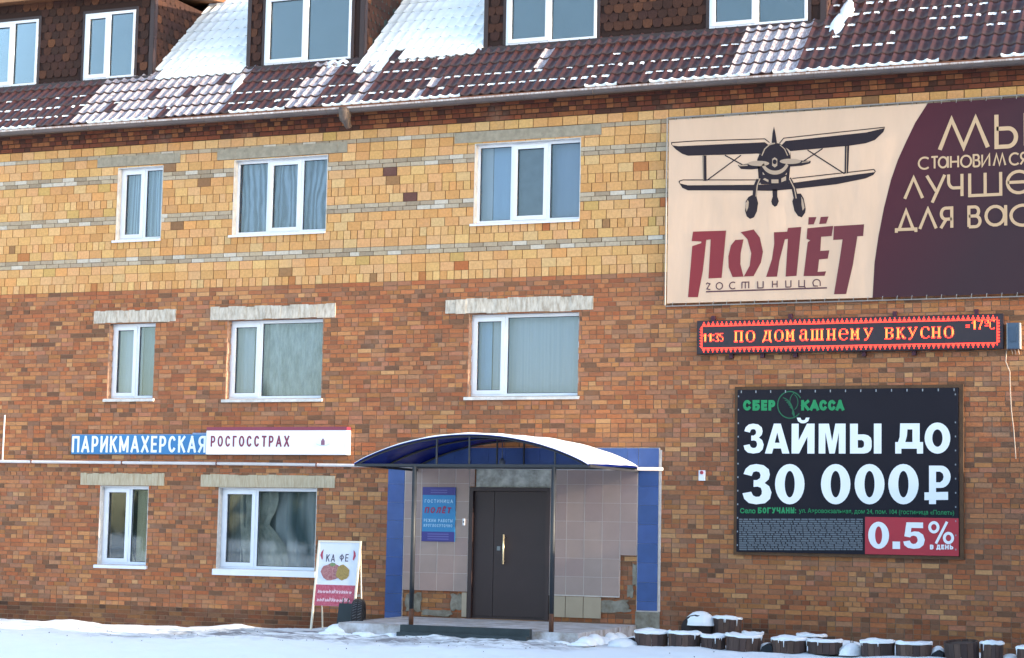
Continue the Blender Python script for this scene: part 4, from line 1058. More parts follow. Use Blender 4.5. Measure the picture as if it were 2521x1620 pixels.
for i in range(34):
    x = bx0+.1+i*.222
    for (zz, s) in ((bz1, 1), (bz0, -1)):
        b.stroke([(x, zz-.02*s), (x+.012*s, zz+.045*s)], .008, yb-.005)
b.build('lacing', mat('tie_cord', K(200, 195, 188), .8), ban, kind='stuff')
b = MB(); b.tube([(bx0-.03, yb, bz0-.03), (bx0-.03, yb, bz1+.04)], .012, 8); b.tube([(bx0-.03, yb+.02, bz1+.04), (bx1, yb+.02, bz1+.04)], .012, 8); b.tube([(bx0-.03, yb+.03, bz0-.04), (bx1, yb+.03, bz0-.04)], .010, 8)
split_build(b, 'banner_frame', mat('frame_cable', K(186, 180, 176), .5, metal=.3), ban)
# polygons in crop pixels -> plane
def Q(a, c): return W(1600+a/2.603, 220+c/2.603, yb)
def Q2(a, c): return W(1640+a/4.2804, 290+c/4.2804, yb)
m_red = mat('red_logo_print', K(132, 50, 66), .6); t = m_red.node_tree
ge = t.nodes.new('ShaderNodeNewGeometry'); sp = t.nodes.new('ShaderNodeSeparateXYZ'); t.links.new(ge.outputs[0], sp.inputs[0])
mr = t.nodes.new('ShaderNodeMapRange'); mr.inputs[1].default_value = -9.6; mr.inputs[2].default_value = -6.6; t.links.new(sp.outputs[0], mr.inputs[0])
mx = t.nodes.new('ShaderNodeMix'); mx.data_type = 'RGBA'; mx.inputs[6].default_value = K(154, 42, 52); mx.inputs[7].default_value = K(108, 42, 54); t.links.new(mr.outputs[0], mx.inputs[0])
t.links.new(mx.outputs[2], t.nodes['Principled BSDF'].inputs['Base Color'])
LET = [[(277,912),(489,905),(460,1208),(376,1212),(390,962),(362,965),(340,1160),(308,1332),(245,1332),(272,1005),(330,985),(330,975),(268,972)],
 [(548,965),(600,962),(582,1050),(580,1120),(600,1200),(530,1203),(505,1140),(503,1070),(520,1000)],
 [(582,915),(665,898),(705,950),(725,1040),(712,1110),(665,1197),(602,1200),(640,1130),(650,1050),(625,960)],
 [(795,916),(880,912),(885,888),(970,882),(940,1195),(870,1200),(885,958),(865,962),(830,1100),(815,1200),(745,1202),(782,1090),(797,990)],
 [(1010,890),(1175,875),(1165,940),(1098,945),(1092,1035),(1150,1032),(1140,1085),(1085,1090),(1075,1170),(1130,1166),(1120,1195),(985,1197),(1012,980),(1028,968),(1004,958)],
 [(1018,820),(1068,818),(1050,865),(1015,867)], [(1095,818),(1145,815),(1130,860),(1085,864)],
 [(1180,877),(1373,865),(1367,940),(1330,942),(1302,1120),(1258,1312),(1180,1313),(1215,1100),(1235,962),(1175,965)]]
b = MB()
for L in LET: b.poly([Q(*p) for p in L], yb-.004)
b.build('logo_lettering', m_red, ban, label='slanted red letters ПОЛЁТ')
b = MB()
SM = {'г': [[(0,.8),(.3,1),(.9,.85),(.2,.1),(1,0)]], 'ц': [[(0,1),(0,0),(.8,0)],[(.8,1),(.8,0),(1,-.3)]], 'о': [ell(.5,.5,.5,.5)], 'с': [ell(.62,.5,.6,.5,48,312)],
 'т': [[(0,0),(0,.95)],[(0,.95),(1,.95),(1,0)],[(.5,.95),(.5,0)]], 'и': [[(0,1),(.05,0),(.9,0)],[(.95,1),(.95,0)]], 'н': [[(0,0),(0,1)],[(1,0),(1,1)],[(0,.5),(1,.5)]], 'а': [ell(.5,.5,.5,.5,180,-0)+[(1,0)], [(0,.5),(.1,.05),(.7,0)]]}
for ch, xa, xb in (('г',360,388), ('о',425,466), ('с',510,546), ('т',590,634), ('и',690,728), ('н',786,816), ('и',870,906), ('ц',955,1000), ('а',1045,1092)):
    sl = -.032*(xa-360); a_, c_2 = Q(xa, 1284+sl), Q(xb, 1240+sl)
    for st in SM[ch]: b.stroke([(a_[0]+(c_2[0]-a_[0])*u, a_[1]+(c_2[1]-a_[1])*v_) for u, v_ in st], .017, yb-.004)
b.stroke([Q(360, 1297), Q(1135, 1272)], .022, yb-.004); b.build('script_lettering', mat('dark_logo_print', K(96, 58, 72), .6), ban)
# biplane
m_ink = mat('plane_ink', K(60, 53, 60), .9, spec=.1); m_hi = mat('plane_highlight', K(200, 172, 148), .6)
b = MB(); y1_ = yb-.004
def pg(pts, y=None): b.poly([Q2(*p) for p in pts], y or y1_)
def stk(pts, wpx, y=None): b.stroke([Q2(*p) for p in pts], wpx/4.28/152, y or y1_)
pg([(60,290),(130,300),(1040,258),(1085,290),(1000,380),(960,378),(600,390),(230,400),(170,380),(105,335)])
pg([(1215,290),(1260,245),(2110,155),(2305,108),(2290,150),(2200,235),(2100,270),(1930,295),(1310,352),(1285,330)])
pg([(1112,265),(1122,160),(1137,92),(1152,160),(1168,265)])
pg([(140,690),(230,712),(980,706),(1310,690),(1440,672),(2205,572),(2185,602),(2100,640),(1800,700),(1400,745),(1130,770),(700,765),(230,765),(170,738)])
pg([(385,398),(425,398),(427,665),(390,665)]); pg([(1885,296),(1930,290),(1918,585),(1880,588)])
for s_ in ([(430,660),(790,395)], [(620,395),(850,520)], [(1490,340),(1880,590)], [(1650,325),(1430,470)]): stk(s_, 12)
stk([(60,285),(58,262),(300,245),(1040,222),(1090,262)], 9); stk([(1195,270),(1240,215),(2305,100)], 9)
stk([(140,690),(140,668),(180,655),(960,655)], 9); stk([(1330,640),(2190,545),(2207,570)], 9)
b.poly([Q2(1148+165*math.cos(R_(a)), 455+190*math.sin(R_(a))) for a in range(0, 360, 12)], y1_-.001)
pg([(960,440),(990,370),(1020,600),(990,700),(975,640)]); pg([(1310,360),(1315,440),(1300,600),(1285,680),(1270,600)])
pg([(990,600),(1300,600),(1290,700),(1150,700),(1000,700)], y1_-.0012)
stk([(975,650),(945,720),(930,850)], 44); stk([(1295,640),(1345,740),(1375,880)], 44)
pg([(868,835),(905,815),(950,822),(970,900),(958,985),(925,1050),(885,1066),(850,1040),(832,980),(840,880)])
pg([(1330,880),(1350,830),(1385,800),(1420,798),(1450,850),(1470,960),(1465,1000),(1430,1050),(1390,1035),(1352,980)])
pg([(1120,755),(1172,755),(1172,830),(1188,880),(1170,925),(1145,938),(1118,915),(1108,880),(1124,830)])
pg([(755,500),(880,480),(980,490),(990,535),(900,545),(790,540)]); pg([(1300,480),(1420,450),(1525,455),(1520,480),(1430,505),(1310,515)])
b.build('biplane_print', m_ink, ban, label='black front view of a biplane')
b = MB(); y1_ = yb-.0065
b.poly([Q2(*p) for p in [(1148+150*math.cos(R_(a)), 450+150*math.sin(R_(a))) for a in range(20, 161, 10)]+[(1148+125*math.cos(R_(a)), 440+118*math.sin(R_(a))) for a in range(160, 19, -10)]], y1_)
for cx, cy in ((975, 482), (1310, 460)): b.poly([Q2(cx+112*math.cos(R_(a)), cy+28*math.sin(R_(a))) for a in range(0, 360, 15)], y1_)
pg([(1118,435),(1145,418),(1172,435),(1172,505),(1145,525),(1118,505)])
pg([(1040,635),(1080,655),(1078,680),(1020,650)]); pg([(1110,650),(1185,650),(1185,690),(1110,690)]); pg([(1215,640),(1265,615),(1265,660),(1215,680)])
stk([(990,640),(962,710),(948,830)], 12); stk([(1300,640),(1352,745),(1372,850)], 12)
pg([(840,900),(862,865),(872,890),(866,950),(848,990),(838,950)]); pg([(1425,830),(1445,870),(1460,950),(1440,980),(1428,920)])
stk([(394,400),(397,662)], 5); stk([(1906,298),(1900,585)], 6)
stk([(770,505),(860,500)], 14); stk([(1430,470),(1510,462)], 10)
stk([(1010,400),(1040,330),(1090,285),(1148,268)], 12); stk([(1200,285),(1250,330),(1282,400)], 9)
b.build('biplane_highlight', m_hi, ban)
b = MB(); b.poly([Q2(1145+22*math.cos(R_(a)), 465+26*math.sin(R_(a))) for a in range(0, 360, 30)], yb-.008); b.build('propeller_hub', m_ink, ban)

# thin geometric slogan letters in a unit box
A_ = lambda cx, cz, r, a0, a1, rz=None: ell(cx, cz, r, rz or r, a0, a1, 18)
GLY = {
 'М': [[(0,0),(.25,1),(.5,.05),(.75,1),(1,0)]], 'Ь': [[(.0,1),(0,0),(.55,0)]+A_(.55,.28,.4,-90,90,.28)+[(0,.56)]], 'I': [[(.5,0),(.5,1)]],
 'с': [A_(.62,.5,.60,48,312,.5)], 'т': [[(0,1),(1,1)],[(.5,1),(.5,0)]], 'а': [A_(.48,.5,.46,0,360),[(1,1),(1,0)]],
 'н': [[(0,0),(0,1)],[(1,0),(1,1)],[(0,.5),(1,.5)]], 'о': [A_(.5,.5,.5,0,360)],
 'в': [[(0,0),(0,1),(.5,1)]+A_(.5,.77,.35,90,-90,.23)+[(0,.54)],[(.5,.54)]+A_(.55,.27,.42,90,-90,.27)+[(0,0)]],
 'и': [[(0,1),(0,0),(1,1),(1,0)]], 'м': [[(0,0),(.25,1),(.5,.05),(.75,1),(1,0)]], 'л': [[(0,0),(.5,1),(1,0)]],
 'я': [[(1,0),(1,1),(.5,1)]+A_(.45,.72,.4,90,270,.28)+[(1,.44)],[(.5,.44),(0,0)]],
 'у': [[(0,1),(.52,.25)],[(1,1),(.3,-.28)]], 'ч': [[(0,1),(0,.7)]+A_(.4,.7,.4,180,270,.32)+[(1,.38)],[(1,1),(1,0)]],
 'ш': [[(0,1),(0,0),(1,0),(1,1)],[(.5,1),(.5,0)]], 'е': [[(.02,.5),(.98,.5)]+A_(.5,.5,.49,0,310)],
 'д': [[(.0,-.16),(0,.0),(1,0),(1,-.16)],[(.14,0),(.5,1),(.86,0)]]}
sl_ = MB()
def slogan(ch, x0, x1, y0, y1, wd):
    a = Q(x0, y1); c = Q(x1, y0); 
    for st in GLY[ch]: sl_.stroke([(a[0]+(c[0]-a[0])*p[0], a[1]+(c[1]-a[1])*p[1]) for p in st], wd, yb-.006)
slogan('М', 1858, 2165, 180, 388, .062); slogan('Ь', 2222, 2352, 155, 370, .062); slogan('I', 2390, 2430, 150, 362, .062)
for ch, a, c in zip('становимся', (1722, 1804, 1850, 1929, 1994, 2075, 2130, 2203, 2305, 2376), (1785, 1846, 1910, 1976, 2059, 2114, 2176, 2278, 2361, 2420)):
    dyy = (a-1722)*-.047; slogan(ch, a, c, 436+dyy, 512+dyy, .028)
for ch, a, c, t0, t1 in (('л',1634,1748,565,702),('у',1775,1890,548,690),('ч',1915,2000,542,688),('ш',2050,2248,530,682),('е',2290,2440,520,668)): slogan(ch, a, c, t0, t1, .046)
for ch, a, c, t0, t1 in (('д',1580,1705,775,900),('л',1730,1835,765,895),('я',1865,1935,760,890),('в',2045,2118,752,882),('а',2152,2280,742,878),('с',2312,2440,740,874)): slogan(ch, a, c, t0, t1, .046)
sl_.build('slogan_lettering', mat('beige_print', K(226, 190, 152), .6), ban, label='thin beige letters Мы становимся лучше для вас')

# LED sign ------------------------------------------------------------------
yl = -.13
lx0, lzt = W(1719, 795, yl); lx1, lzt1 = W(2466, 773, yl); lzb = W(1719, 873, yl)[1]; lzb1 = W(2467, 850, yl)[1]
lz0, lz1 = (lzb+lzb1)/2, (lzt+lzt1)/2
led = empty('led_sign', ((lx0+lx1)/2, -.02, lz0), 'long black LED display with glowing red running text под the banner'.replace('под', 'below'), 'LED sign')
b = MB(); b.box(lx0-.02, lx1+.02, yl+.004, -.02, lz0-.02, lz1+.02); b.build('housing', mat('led_housing', K(48, 30, 42), .5, noise=.1), led)
b = MB(); b.box(lx0, lx1, yl, yl+.003, lz0, lz1); b.build('display_face', mat('led_face', K(58, 48, 58), .6), led)
for px in (1756, 1946, 2203, 2404):
    x = W(px, 770, -.05)[0]; b = MB(); b.box(x-.03, x+.03, -.07, -.002, lz1+.02, lz1+.10); b.build('bracket', mat('bracket_paint', K(84, 34, 56), .6), led)
for px in (1800, 1877, 1958, 2127, 2250):
    x = W(px, 880, -.05)[0]; b = MB(); b.box(x-.03, x+.03, -.07, -.002, lz0-.09, lz0-.02); b.build('bracket', mat('bracket_paint', K(84, 34, 56), .6), led)
NC, NR = 320, 32
F = {'п': ["##########",".##....##.",".##....##.",".##....##.",".##....##.",".##....##.",".##....##.",".##....##.",".##....##.",".##....##.","####..####","####..####"],
 'о': ["...####...",".##....##.",".##....##.","##......##","##......##","##......##","##......##","##......##","##......##",".##....##.",".##....##.","...####..."],
 'д': ["..########","...##..##.","...##..##.","...##..##.","...##..##.","..##...##.","..##...##.","..##...##.",".##....##.",".##....##.","##########","##......##","#........#"],
 'м': ["###....###",".##....##.",".###..###.",".###..###.",".###..###.",".########.",".##.##.##.",".##.##.##.",".##....##.",".##....##.","####..####","####..####"],
 'а': ["..#####...",".##...##..",".##...##..","......##..","..######..",".##...##..","##....##..","##....##..","##....##..","##...###..",".###.#####","..###..##."],
 'ш': ["####.####.####",".##...##...##.",".##...##...##.",".##...##...##.",".##...##...##.",".##...##...##.",".##...##...##.",".##...##...##.",".##...##...##.",".##...##...##.","##############","##############"],
 'н': ["####..####",".##....##.",".##....##.",".##....##.",".##....##.",".########.",".########.",".##....##.",".##....##.",".##....##.","####..####","####..####"],
 'е': ["...####...",".##....##.",".##....##.","##......##","##......##","##########","##........","##........","##........",".##.....#.",".###...##.","...####..."],
 'у': ["####...###",".##.....#.",".##....##.","..##...#..","..##..##..","...##.#...","...####...","....##....","....##....","....#.....","...##.....",".###......",".##......."],
 'в': ["########..",".##....##.",".##....##.",".##....##.",".##...##..",".######...",".##...###.",".##....##.",".##....##.",".##....##.",".##...###.","#######..."],
 'к': ["####..###.",".##...##..",".##..##...",".##.##....",".####.....",".####.....",".##.##....",".##..##...",".##...##..",".##...##..","####..####","####...###"],
 'с': ["...#####..",".##....##.",".##....##.","##......#.","##........","##........","##........","##........","##........",".##.....#.",".###...##.","...####..."]}
D = {'1': ["..##",".###","####","..##","..##","..##","..##","..##","..##"], ':': ["..","##","##","..","..","..","##","##",".."],
 '3': ["####","...#","..##","..#.",".##.","..##","...#","...#","####"], '5': ["####","#...","#...","###.","..##","...#","...#","#..#",".##."],
 '-': ["....","....","....","....","####","....","####","....","...."], '7': ["#####","....#","...##","...#.","..##.","..#..","..#..",".##..",".##.."],
 'º': [".###","#..#","#..#",".###","....","####","....","....","...."], 'C': [".####","#...#","#....","#....","#....","#....","#....","#...#",".####"]}
lit = set()
def put(gm, c0, r0):
    for r, row in enumerate(gm):
        for c, ch in enumerate(row):
            if ch == '#': lit.add((c0+c, r0+r))
for ch, c0 in zip('подомашнемувкусно', (40, 53, 71, 84, 96, 111, 123, 140, 153, 165, 179, 201, 213, 225, 238, 249, 262)): put(F[ch], c0, 10)
for ch, c0 in zip('11:35', (5, 11, 16, 19, 24)): put(D[ch], c0, 12)
for ch, c0 in zip('-17ºC', (284, 290, 296, 303, 308)): put(D[ch], c0, 5)
for c in range(4, 316):
    k = (c-4) % 5; hgt = (1, 3, 5, 3, 1)[k]
    for r in range(hgt): lit.add((c, 4-r)); lit.add((c, 27+r))
for r in range(5, 27): lit.add((4, r)); lit.add((315, r)); (lit.add((3, r)), lit.add((316, r)), lit.add((317, r))) if r % 3 else None; (lit.add((2, r)) if r % 3 == 1 else None)
b = MB(); pw, ph = (lx1-lx0)/NC, (lz1-lz0)/NR
for (c, r) in lit:
    if not (0 <= c < NC and 0 <= r < NR): continue
    xx = lx0+c*pw; zz = lz1-(r+1)*ph; vert = (c, r-1) in lit and (c, r+1) in lit and 5 < c < 315 and 5 <= r < 27
    b.cur = 1 if vert else 0
    b.quad([(xx+pw*.04, yl-.004, zz+ph*.12), (xx+pw*.96, yl-.004, zz+ph*.12), (xx+pw*.96, yl-.004, zz+ph*.88), (xx+pw*.04, yl-.004, zz+ph*.88)])
b.build('led_dots', [mat('led_red', (1, .035, .018, 1), .5, emit=1.0), mat('led_orange', (1, .16, .03, 1), .5, emit=1.0)], led, kind='stuff', label='lit red dots spelling по домашнему вкусно')

# loans board -----------------------------------------------------------------
yp = -.07
P0 = (W(1816, 961, yp)[0], W(1813, 1356, yp)[1]); P1 = (W(2359, 955, yp)[0], W(1816, 960, yp)[1]); P0z = W(1813, 1358, yp)[1]
lo = empty('loans_board', ((P0[0]+P1[0])/2, -.02, P0z), 'black advertising board for loans with white and green lettering and a red corner', 'sign')
x0, x1, z0, z1 = P0[0], P1[0], P0z, P1[1]
b = MB(); b.box(x0, x1, yp, -.03, z0, z1); b.build('panel', mat('black_board_print', K(46, 44, 53), .8, spec=.15, noise=.06, nscale=2), lo)
b = MB(); e = .05
b.box(x0-e, x0-.002, yp+.012, -.004, z0-e, z1+e); b.box(x1+.012, x1+e+.02, yp+.012, -.004, z0-e, z1+e); b.box(x0-.002, x1+.012, yp+.012, -.004, z1+.002, z1+e); b.box(x0-.002, x1+.012, yp+.012, -.004, z0-e, z0-.002)
b.build('board_frame', mat('weathered_timber', K(104, 74, 50), .8, noise=.3, nscale=7), lo)
def L_(a, c): return W(1700+a/2.92, 930+c/2.92, yp)
m_wp = mat('white_print', K(240, 244, 250, .85), .5); m_gp = mat('green_print', K(26, 160, 98), .5)
def lt(b, s, xa, xb, yt, ybm, bold, y=yp-.004):
    p, q2 = L_(xa, ybm), L_(xb, yt); zc0 = L_((xa+xb)/2, ybm)[1]; zc1 = L_((xa+xb)/2, yt)[1]; fit_text(b, s, p[0], q2[0], zc0, zc1, y, bold=bold)
def lc(b, ch, xa, xb, yt, ybm, wd, y=yp-.004):
    a0, a1 = L_(xa, (yt+ybm)/2)[0], L_(xb, (yt+ybm)/2)[0]; xm_ = (xa+xb)/2; (heavy(b, ch, a0, a1, L_(xm_, ybm)[1], L_(xm_, yt)[1], y) if wd > .1 else cap(b, ch, a0, a1, L_(xm_, ybm)[1], L_(xm_, yt)[1], y, wd))
b = MB()
for ch, xa, xb in (('З',382,527), ('А',536,712), ('Й',727,892), ('М',922,1115), ('Ы',1147,1373)): lc(b, ch, xa, xb, 330, 545, .118)
lc(b, 'Д', 1472, 1672, 328, 545, .118); lc(b, 'О', 1683, 1868, 322, 546, .125)
b.build('lettering', m_wp, lo, label='white words ЗАЙМЫ ДО')
b = MB()
for ch, xa, xb in (('3',375,583), ('0',608,820), ('0',938,1150), ('0',1180,1395), ('0',1422,1640)): b = MB(); lc(b, ch, xa, xb, 620, 910, .15); b.build('digit', m_wp, lo)
b = MB()
# rouble sign
def pz(u, v): return L_(u, v)
b.poly([pz(1715,908), pz(1715,632), pz(1800,632)]+[pz(1800+70*math.sin(R_(a)), 712-80*math.cos(R_(a))) for a in range(15, 180, 15)]+[pz(1800,792), pz(1765,792), pz(1765,908)], yp-.004,
       [[pz(1765,675), pz(1795,675), pz(1814,690), pz(1820,712), pz(1814,735), pz(1795,752), pz(1765,752)]])
b.poly([pz(1682,880), pz(1682,824), pz(1852,820), pz(1852,878)], yp-.0055)
b.build('lettering', m_wp, lo, label='white rouble sign')
b = MB()
for ch, xa, xb in (('С',378,438), ('Б',446,500), ('Е',508,552), ('Р',560,610), ('К',796,856), ('А',858,925), ('С',926,984), ('С',988,1046), ('А',1044,1106)): lc(b, ch, xa, xb, 160, 236, .046)
lt(b, 'Село', 357, 468, 938, 975, .03)
for k, ch in enumerate('БОГУЧАНЫ'): lc(b, ch, 485+k*33.5, 485+k*33.5+28, 932, 975, .022)
lt(b, ':', 752, 760, 945, 975, .03); lt(b, 'ул. Аэровокзальная, дом 24, пом. 104 (гостиница «Полет»)', 780, 1895, 945, 988, .012)
b.build('lettering', m_gp, lo, label='green words on the black board')
b = MB(); c_ = (700, 200)
def cr(cx, cy, r, a0, a1, n=14, ry=None): return [L_(cx+r*math.cos(R_(a0+(a1-a0)*i/n)), cy+(ry or r)*math.sin(R_(a0+(a1-a0)*i/n))) for i in range(n+1)]
b.stroke(cr(715, 195, 88, 40, 330, 30, 96), .018, yp-.004)
for k in range(5): b.stroke(cr(640+10*k, 235+8*k, 95-7*k, -75+4*k, 15, 10), .012, yp-.004)
b.stroke(cr(790, 170, 75, 150, 235, 10), .012, yp-.004); b.stroke(cr(725, 175, 48, -60, 60, 10, 62), .012, yp-.004)
b.build('emblem', mat('dim_green_print', K(24, 112, 76), .5), lo, label='green round swirl emblem')
b = MB(); p, q2 = L_(1255, 1262), L_(1915, 1012); b.box(p[0], x1+.001, yp-.004, yp-.001, z0+.004, L_(1585, 1005)[1]); b.build('red_corner', mat('red_print', K(206, 48, 68), .5), lo)
b = MB(); lc(b, '0', 1278, 1428, 1035, 1230, .115, yp-.007); lc(b, '5', 1530, 1685, 1040, 1230, .11, yp-.007)
p, q2 = L_(1453, 1230), L_(1507, 1178); b.quad([(p[0], yp-.007, p[1]), (q2[0], yp-.007, p[1]), (q2[0], yp-.007, q2[1]), (p[0], yp-.007, q2[1])])
b.stroke([L_(1750+30*math.cos(R_(a)), 1075+34*math.sin(R_(a))) for a in range(0, 361, 20)], .042, yp-.007)
b.stroke([L_(1855+30*math.cos(R_(a)), 1152+34*math.sin(R_(a))) for a in range(0, 361, 20)], .042, yp-.007)
b.stroke([L_(1845, 1035), L_(1765, 1192)], .038, yp-.0075)
for ch, xa, xb in (('В',1722,1748), ('Д',1768,1798), ('Е',1803,1825), ('Н',1831,1857), ('Ь',1864,1890)): lc(b, ch, xa, xb, 1200, 1234, .018, yp-.008)
b.build('lettering', m_wp, lo, label='white 0.5% on red')
b = MB(); rg = random.Random(3)
for r in range(15):
    ya = 1012+r*15.4; xx = 350
    while xx < 1235:
        wl = rg.uniform(14, 62); xe = min(xx+wl, 1238); p, q2 = L_(xx, ya+11.5), L_(xe, ya+1); b.quad([(p[0], yp-.003, p[1]), (q2[0], yp-.003, p[1]), (q2[0], yp-.003, q2[1]), (p[0], yp-.003, q2[1])]); xx = xe+rg.uniform(4, 8)
b.build('small_print', mat('grey_small_print', K(116, 124, 134), .6, noise=.2, nscale=40), lo, kind='stuff', label='block of tiny illegible grey print')
b = MB()
for i in range(15):
    x = x0+.06+i*(x1-x0-.12)/14
    b.box(x-.007, x+.007, yp-.006, yp-.001, z1-.05, z1-.012)
for i in range(12):
    z = z0+.1+i*(z1-z0-.2)/11
    b.box(x0+.008, x0+.024, yp-.006, yp-.001, z-.012, z+.012)
    if i != 10: b.box(x1-.05, x1-.034, yp-.006, yp-.001, z-.012, z+.012)
b.build('eyelet', mat('eyelet_metal', K(170, 178, 190), .4, metal=.4), lo, kind='stuff')

# entrance plaque ---------------------------------------------------------------
yq = -.06
px0, pz1 = W(1041, 1199, yq); px1, pz0 = W(1119, 1334, yq)
pl = board('entrance_plaque', px0, px1, pz0, pz1, yq, -.045, mat('plaque_blue', K(38, 150, 216), .35, noise=.05), 'bright blue hotel plaque with purple bands left of the brown door', 'sign')
b = MB(); hgt = pz1-pz0; b.box(px0, px1, yq-.004, yq-.001, pz1-hgt*.145, pz1); b.box(px0, px1, yq-.004, yq-.001, pz0, pz0+hgt*.18); split_build(b, 'purple_band', mat('purple_print', K(66, 62, 156), .4), pl)
wq = px1-px0
b = MB(); caps(b, 'ГОСТИНИЦА', px0+wq*.07, px1-wq*.07, pz1-hgt*.29, pz1-hgt*.225, yq-.004, .012, gap=.35)
caps(b, 'РЕЖИМ РАБОТЫ', px0+wq*.06, px1-wq*.07, pz1-hgt*.645, pz1-hgt*.585, yq-.004, .010, gap=.35); caps(b, 'КРУГЛОСУТОЧНО', px0+wq*.06, px1-wq*.07, pz1-hgt*.735, pz1-hgt*.68, yq-.004, .010, gap=.35)
b.build('lettering', mat('pale_blue_print', K(170, 214, 246, .8), .5), pl)
b = MB(); caps(b, 'ПОЛЁТ', px0+wq*.07, px1-wq*.14, pz1-hgt*.48, pz1-hgt*.37, yq-.004, .022, gap=.4, shear=.15); b.build('lettering', mat('magenta_print', K(176, 52, 104), .5), pl)
b = MB()
for r in range(3): 
    z = pz0+hgt*(.035+.045*r); b.box(px0+wq*.18, px1-wq*.18, yq-.006, yq-.0045, z, z+hgt*.022)
for r in range(2):
    z = pz1-hgt*(.065+.045*r); b.box(px0+wq*.25, px1-wq*.25, yq-.006, yq-.0045, z, z+hgt*.018)
b.build('small_print', mat('lilac_print', K(112, 110, 190), .5), pl, kind='stuff')

# intercom, alarm, electrics ------------------------------------------------------
x, z = W(1142, 1285, -.05); r = empty('doorbell', (x, -.043, z), 'tiny white doorbell on the mauve tiles beside the door', 'doorbell')
b = MB(); b.box(x-.018, x+.018, -.062, -.043, z-.055, z+.055); b.build('plate', m_pvc, r); b = MB(); b.box(x-.008, x+.008, -.068, -.0625, z-.012, z+.012); b.build('button', m_dark, r)
x, z = W(1728, 1169, -.05); r = empty('alarm_sounder', (x, 0, z), 'small white alarm box with a red lamp left of the loans board', 'alarm')
b = MB(); b.box(x-.05, x+.05, -.06, -.004, z-.09, z+.07); b.build('case', m_pvc, r); b = MB(); b.tube([(x, -.06, z+.035), (x, -.075, z+.035)], .028, 12); b.build('red_lamp', mat('alarm_red', K(190, 60, 80), .4), r)
ex0, ez1 = W(2480, 795, -.14); ex1, ez0 = W(2508, 858, -.14)
r = empty('electric_box', ((ex0+ex1)/2, 0, ez0), 'grey blue electric box on the wall right of the LED display', 'electric box')
b = MB(); b.box(ex0, ex1, -.14, -.004, ez0, ez1); b.build('case', mat('bluegrey_box', K(78, 102, 130), .45, noise=.12, nscale=6), r)
b = MB(); b.box(ex0+.03, ex1-.03, -.149, -.1405, ez0+.10, ez1-.06); b.build('box_door', mat('bluegrey_door', K(70, 94, 122), .4, noise=.15, nscale=9), r)
b = MB(); b.box(ex0-.012, ex0-.002, -.13, -.004, ez0, ez1); b.box(ex1+.004, ex1+.02, -.13, -.004, ez0-.0, ez1); split_build(b, 'side_rail', mat('rail_white', K(220, 214, 210), .5), r)
cp = [W(1*a, c, -.05) for a, c in ((2478, 862), (2476, 890), (2486, 915), (2487, 960), (2490, 1010), (2495, 1060), (2499, 1110), (2500, 1130))]
b = MB(); b.tube([(p[0], -.05 if i < 5 else -.02, p[1]) for i, p in enumerate(cp)], .008, 6)
b.build('hanging_cable', mat('pale_cable', K(205, 185, 170), .6), label='thin pale cable hanging down the brick wall from the electric box', cat='cable', smooth=True, origin=(cp[0][0], 0, cp[0][1]))
b = MB()
for k in range(3):
    a = W(2490+k*8, 858, -.07); c = W(2490+k*8+3, 872, -.04); b.tube([(a[0], -.07, a[1]), (c[0], -.03, c[1])], .007, 6)
split_build(b, 'cable_tail', mat('pale_cable', K(205,185,170)), r)

# ------------------------------------------------------------------ things at the foot of the wall
# cafe A-board
ab = empty('cafe_board', (-14.9, -1.3, 0), 'tall white cafe A-board with a meat picture and red lower band', 'sidewalk sign')
xl, xr = -15.33, -14.62; ztop, zbot = 1.41, .40; yt_, ybt = -1.14, -1.34; zf = .02
def AY(z): return ybt+(yt_-ybt)*(z-zf)/(ztop-zf)
def aboard_quad(b, x0, x1, z0, z1, off):
    b.quad([(x0, AY(z0)-off, z0), (x1, AY(z0)-off, z0), (x1, AY(z1)-off, z1), (x0, AY(z1)-off, z1)])
def aboard_box(b, x0, x1, z0, z1, o0, o1):
    n = len(b.v)
    b.v += [(x0, AY(z0)-o1, z0), (x1, AY(z0)-o1, z0), (x1, AY(z0)-o0, z0), (x0, AY(z0)-o0, z0), (x0, AY(z1)-o1, z1), (x1, AY(z1)-o1, z1), (x1, AY(z1)-o0, z1), (x0, AY(z1)-o0, z1)]
    for f in [(0, 1, 5, 4), (1, 2, 6, 5), (3, 0, 4, 7), (3, 2, 1, 0), (4, 5, 6, 7), (2, 3, 7, 6)]: b.f.append(tuple(n+i for i in f)); b.m.append(b.cur)
b = MB(); aboard_box(b, xl, xr, zbot, ztop, 0, .012); b.build('poster', mat('poster_paper', K(222, 226, 238, .85), .4, noise=.04, nscale=4), ab)
b = MB(); aboard_box(b, xl-.03, xl-.001, zf, ztop+.03, -.01, .02); aboard_box(b, xr+.001, xr+.03, zf, ztop+.03, -.01, .02); aboard_box(b, xl-.001, xr+.001, ztop+.001, ztop+.03, -.01, .02)
b.build('front_frame', mat('cream_frame', K(236, 226, 206, .85), .5), ab)
b = MB(); sv = (yt_, ybt); 
for x in (xl, xr): b.tube([(x, yt_+.02, ztop), (x, yt_+.16, zf)], .014, 6)
b.box(xl, xr, yt_+.105, yt_+.12, .55, .59); b.build('rear_frame', mat('cream_frame', K(236,226,206)), ab)
b = MB(); aboard_quad(b, xl+.002, xr-.002, zbot+.002, .735, .015); b.build('red_band', mat('poster_red', K(196, 54, 84), .5, noise=1, nscale=30, col2=K(226, 120, 146)), ab)
def at_text(b, s, x0, x1, z0, z1, off, **k):
    n = len(b.v); caps(b, s, x0, x1, z0, z1, 0, .016, gap=.35); b.v[n:] = [(v[0], AY(v[2])-off, v[2]) for v in b.v[n:]]
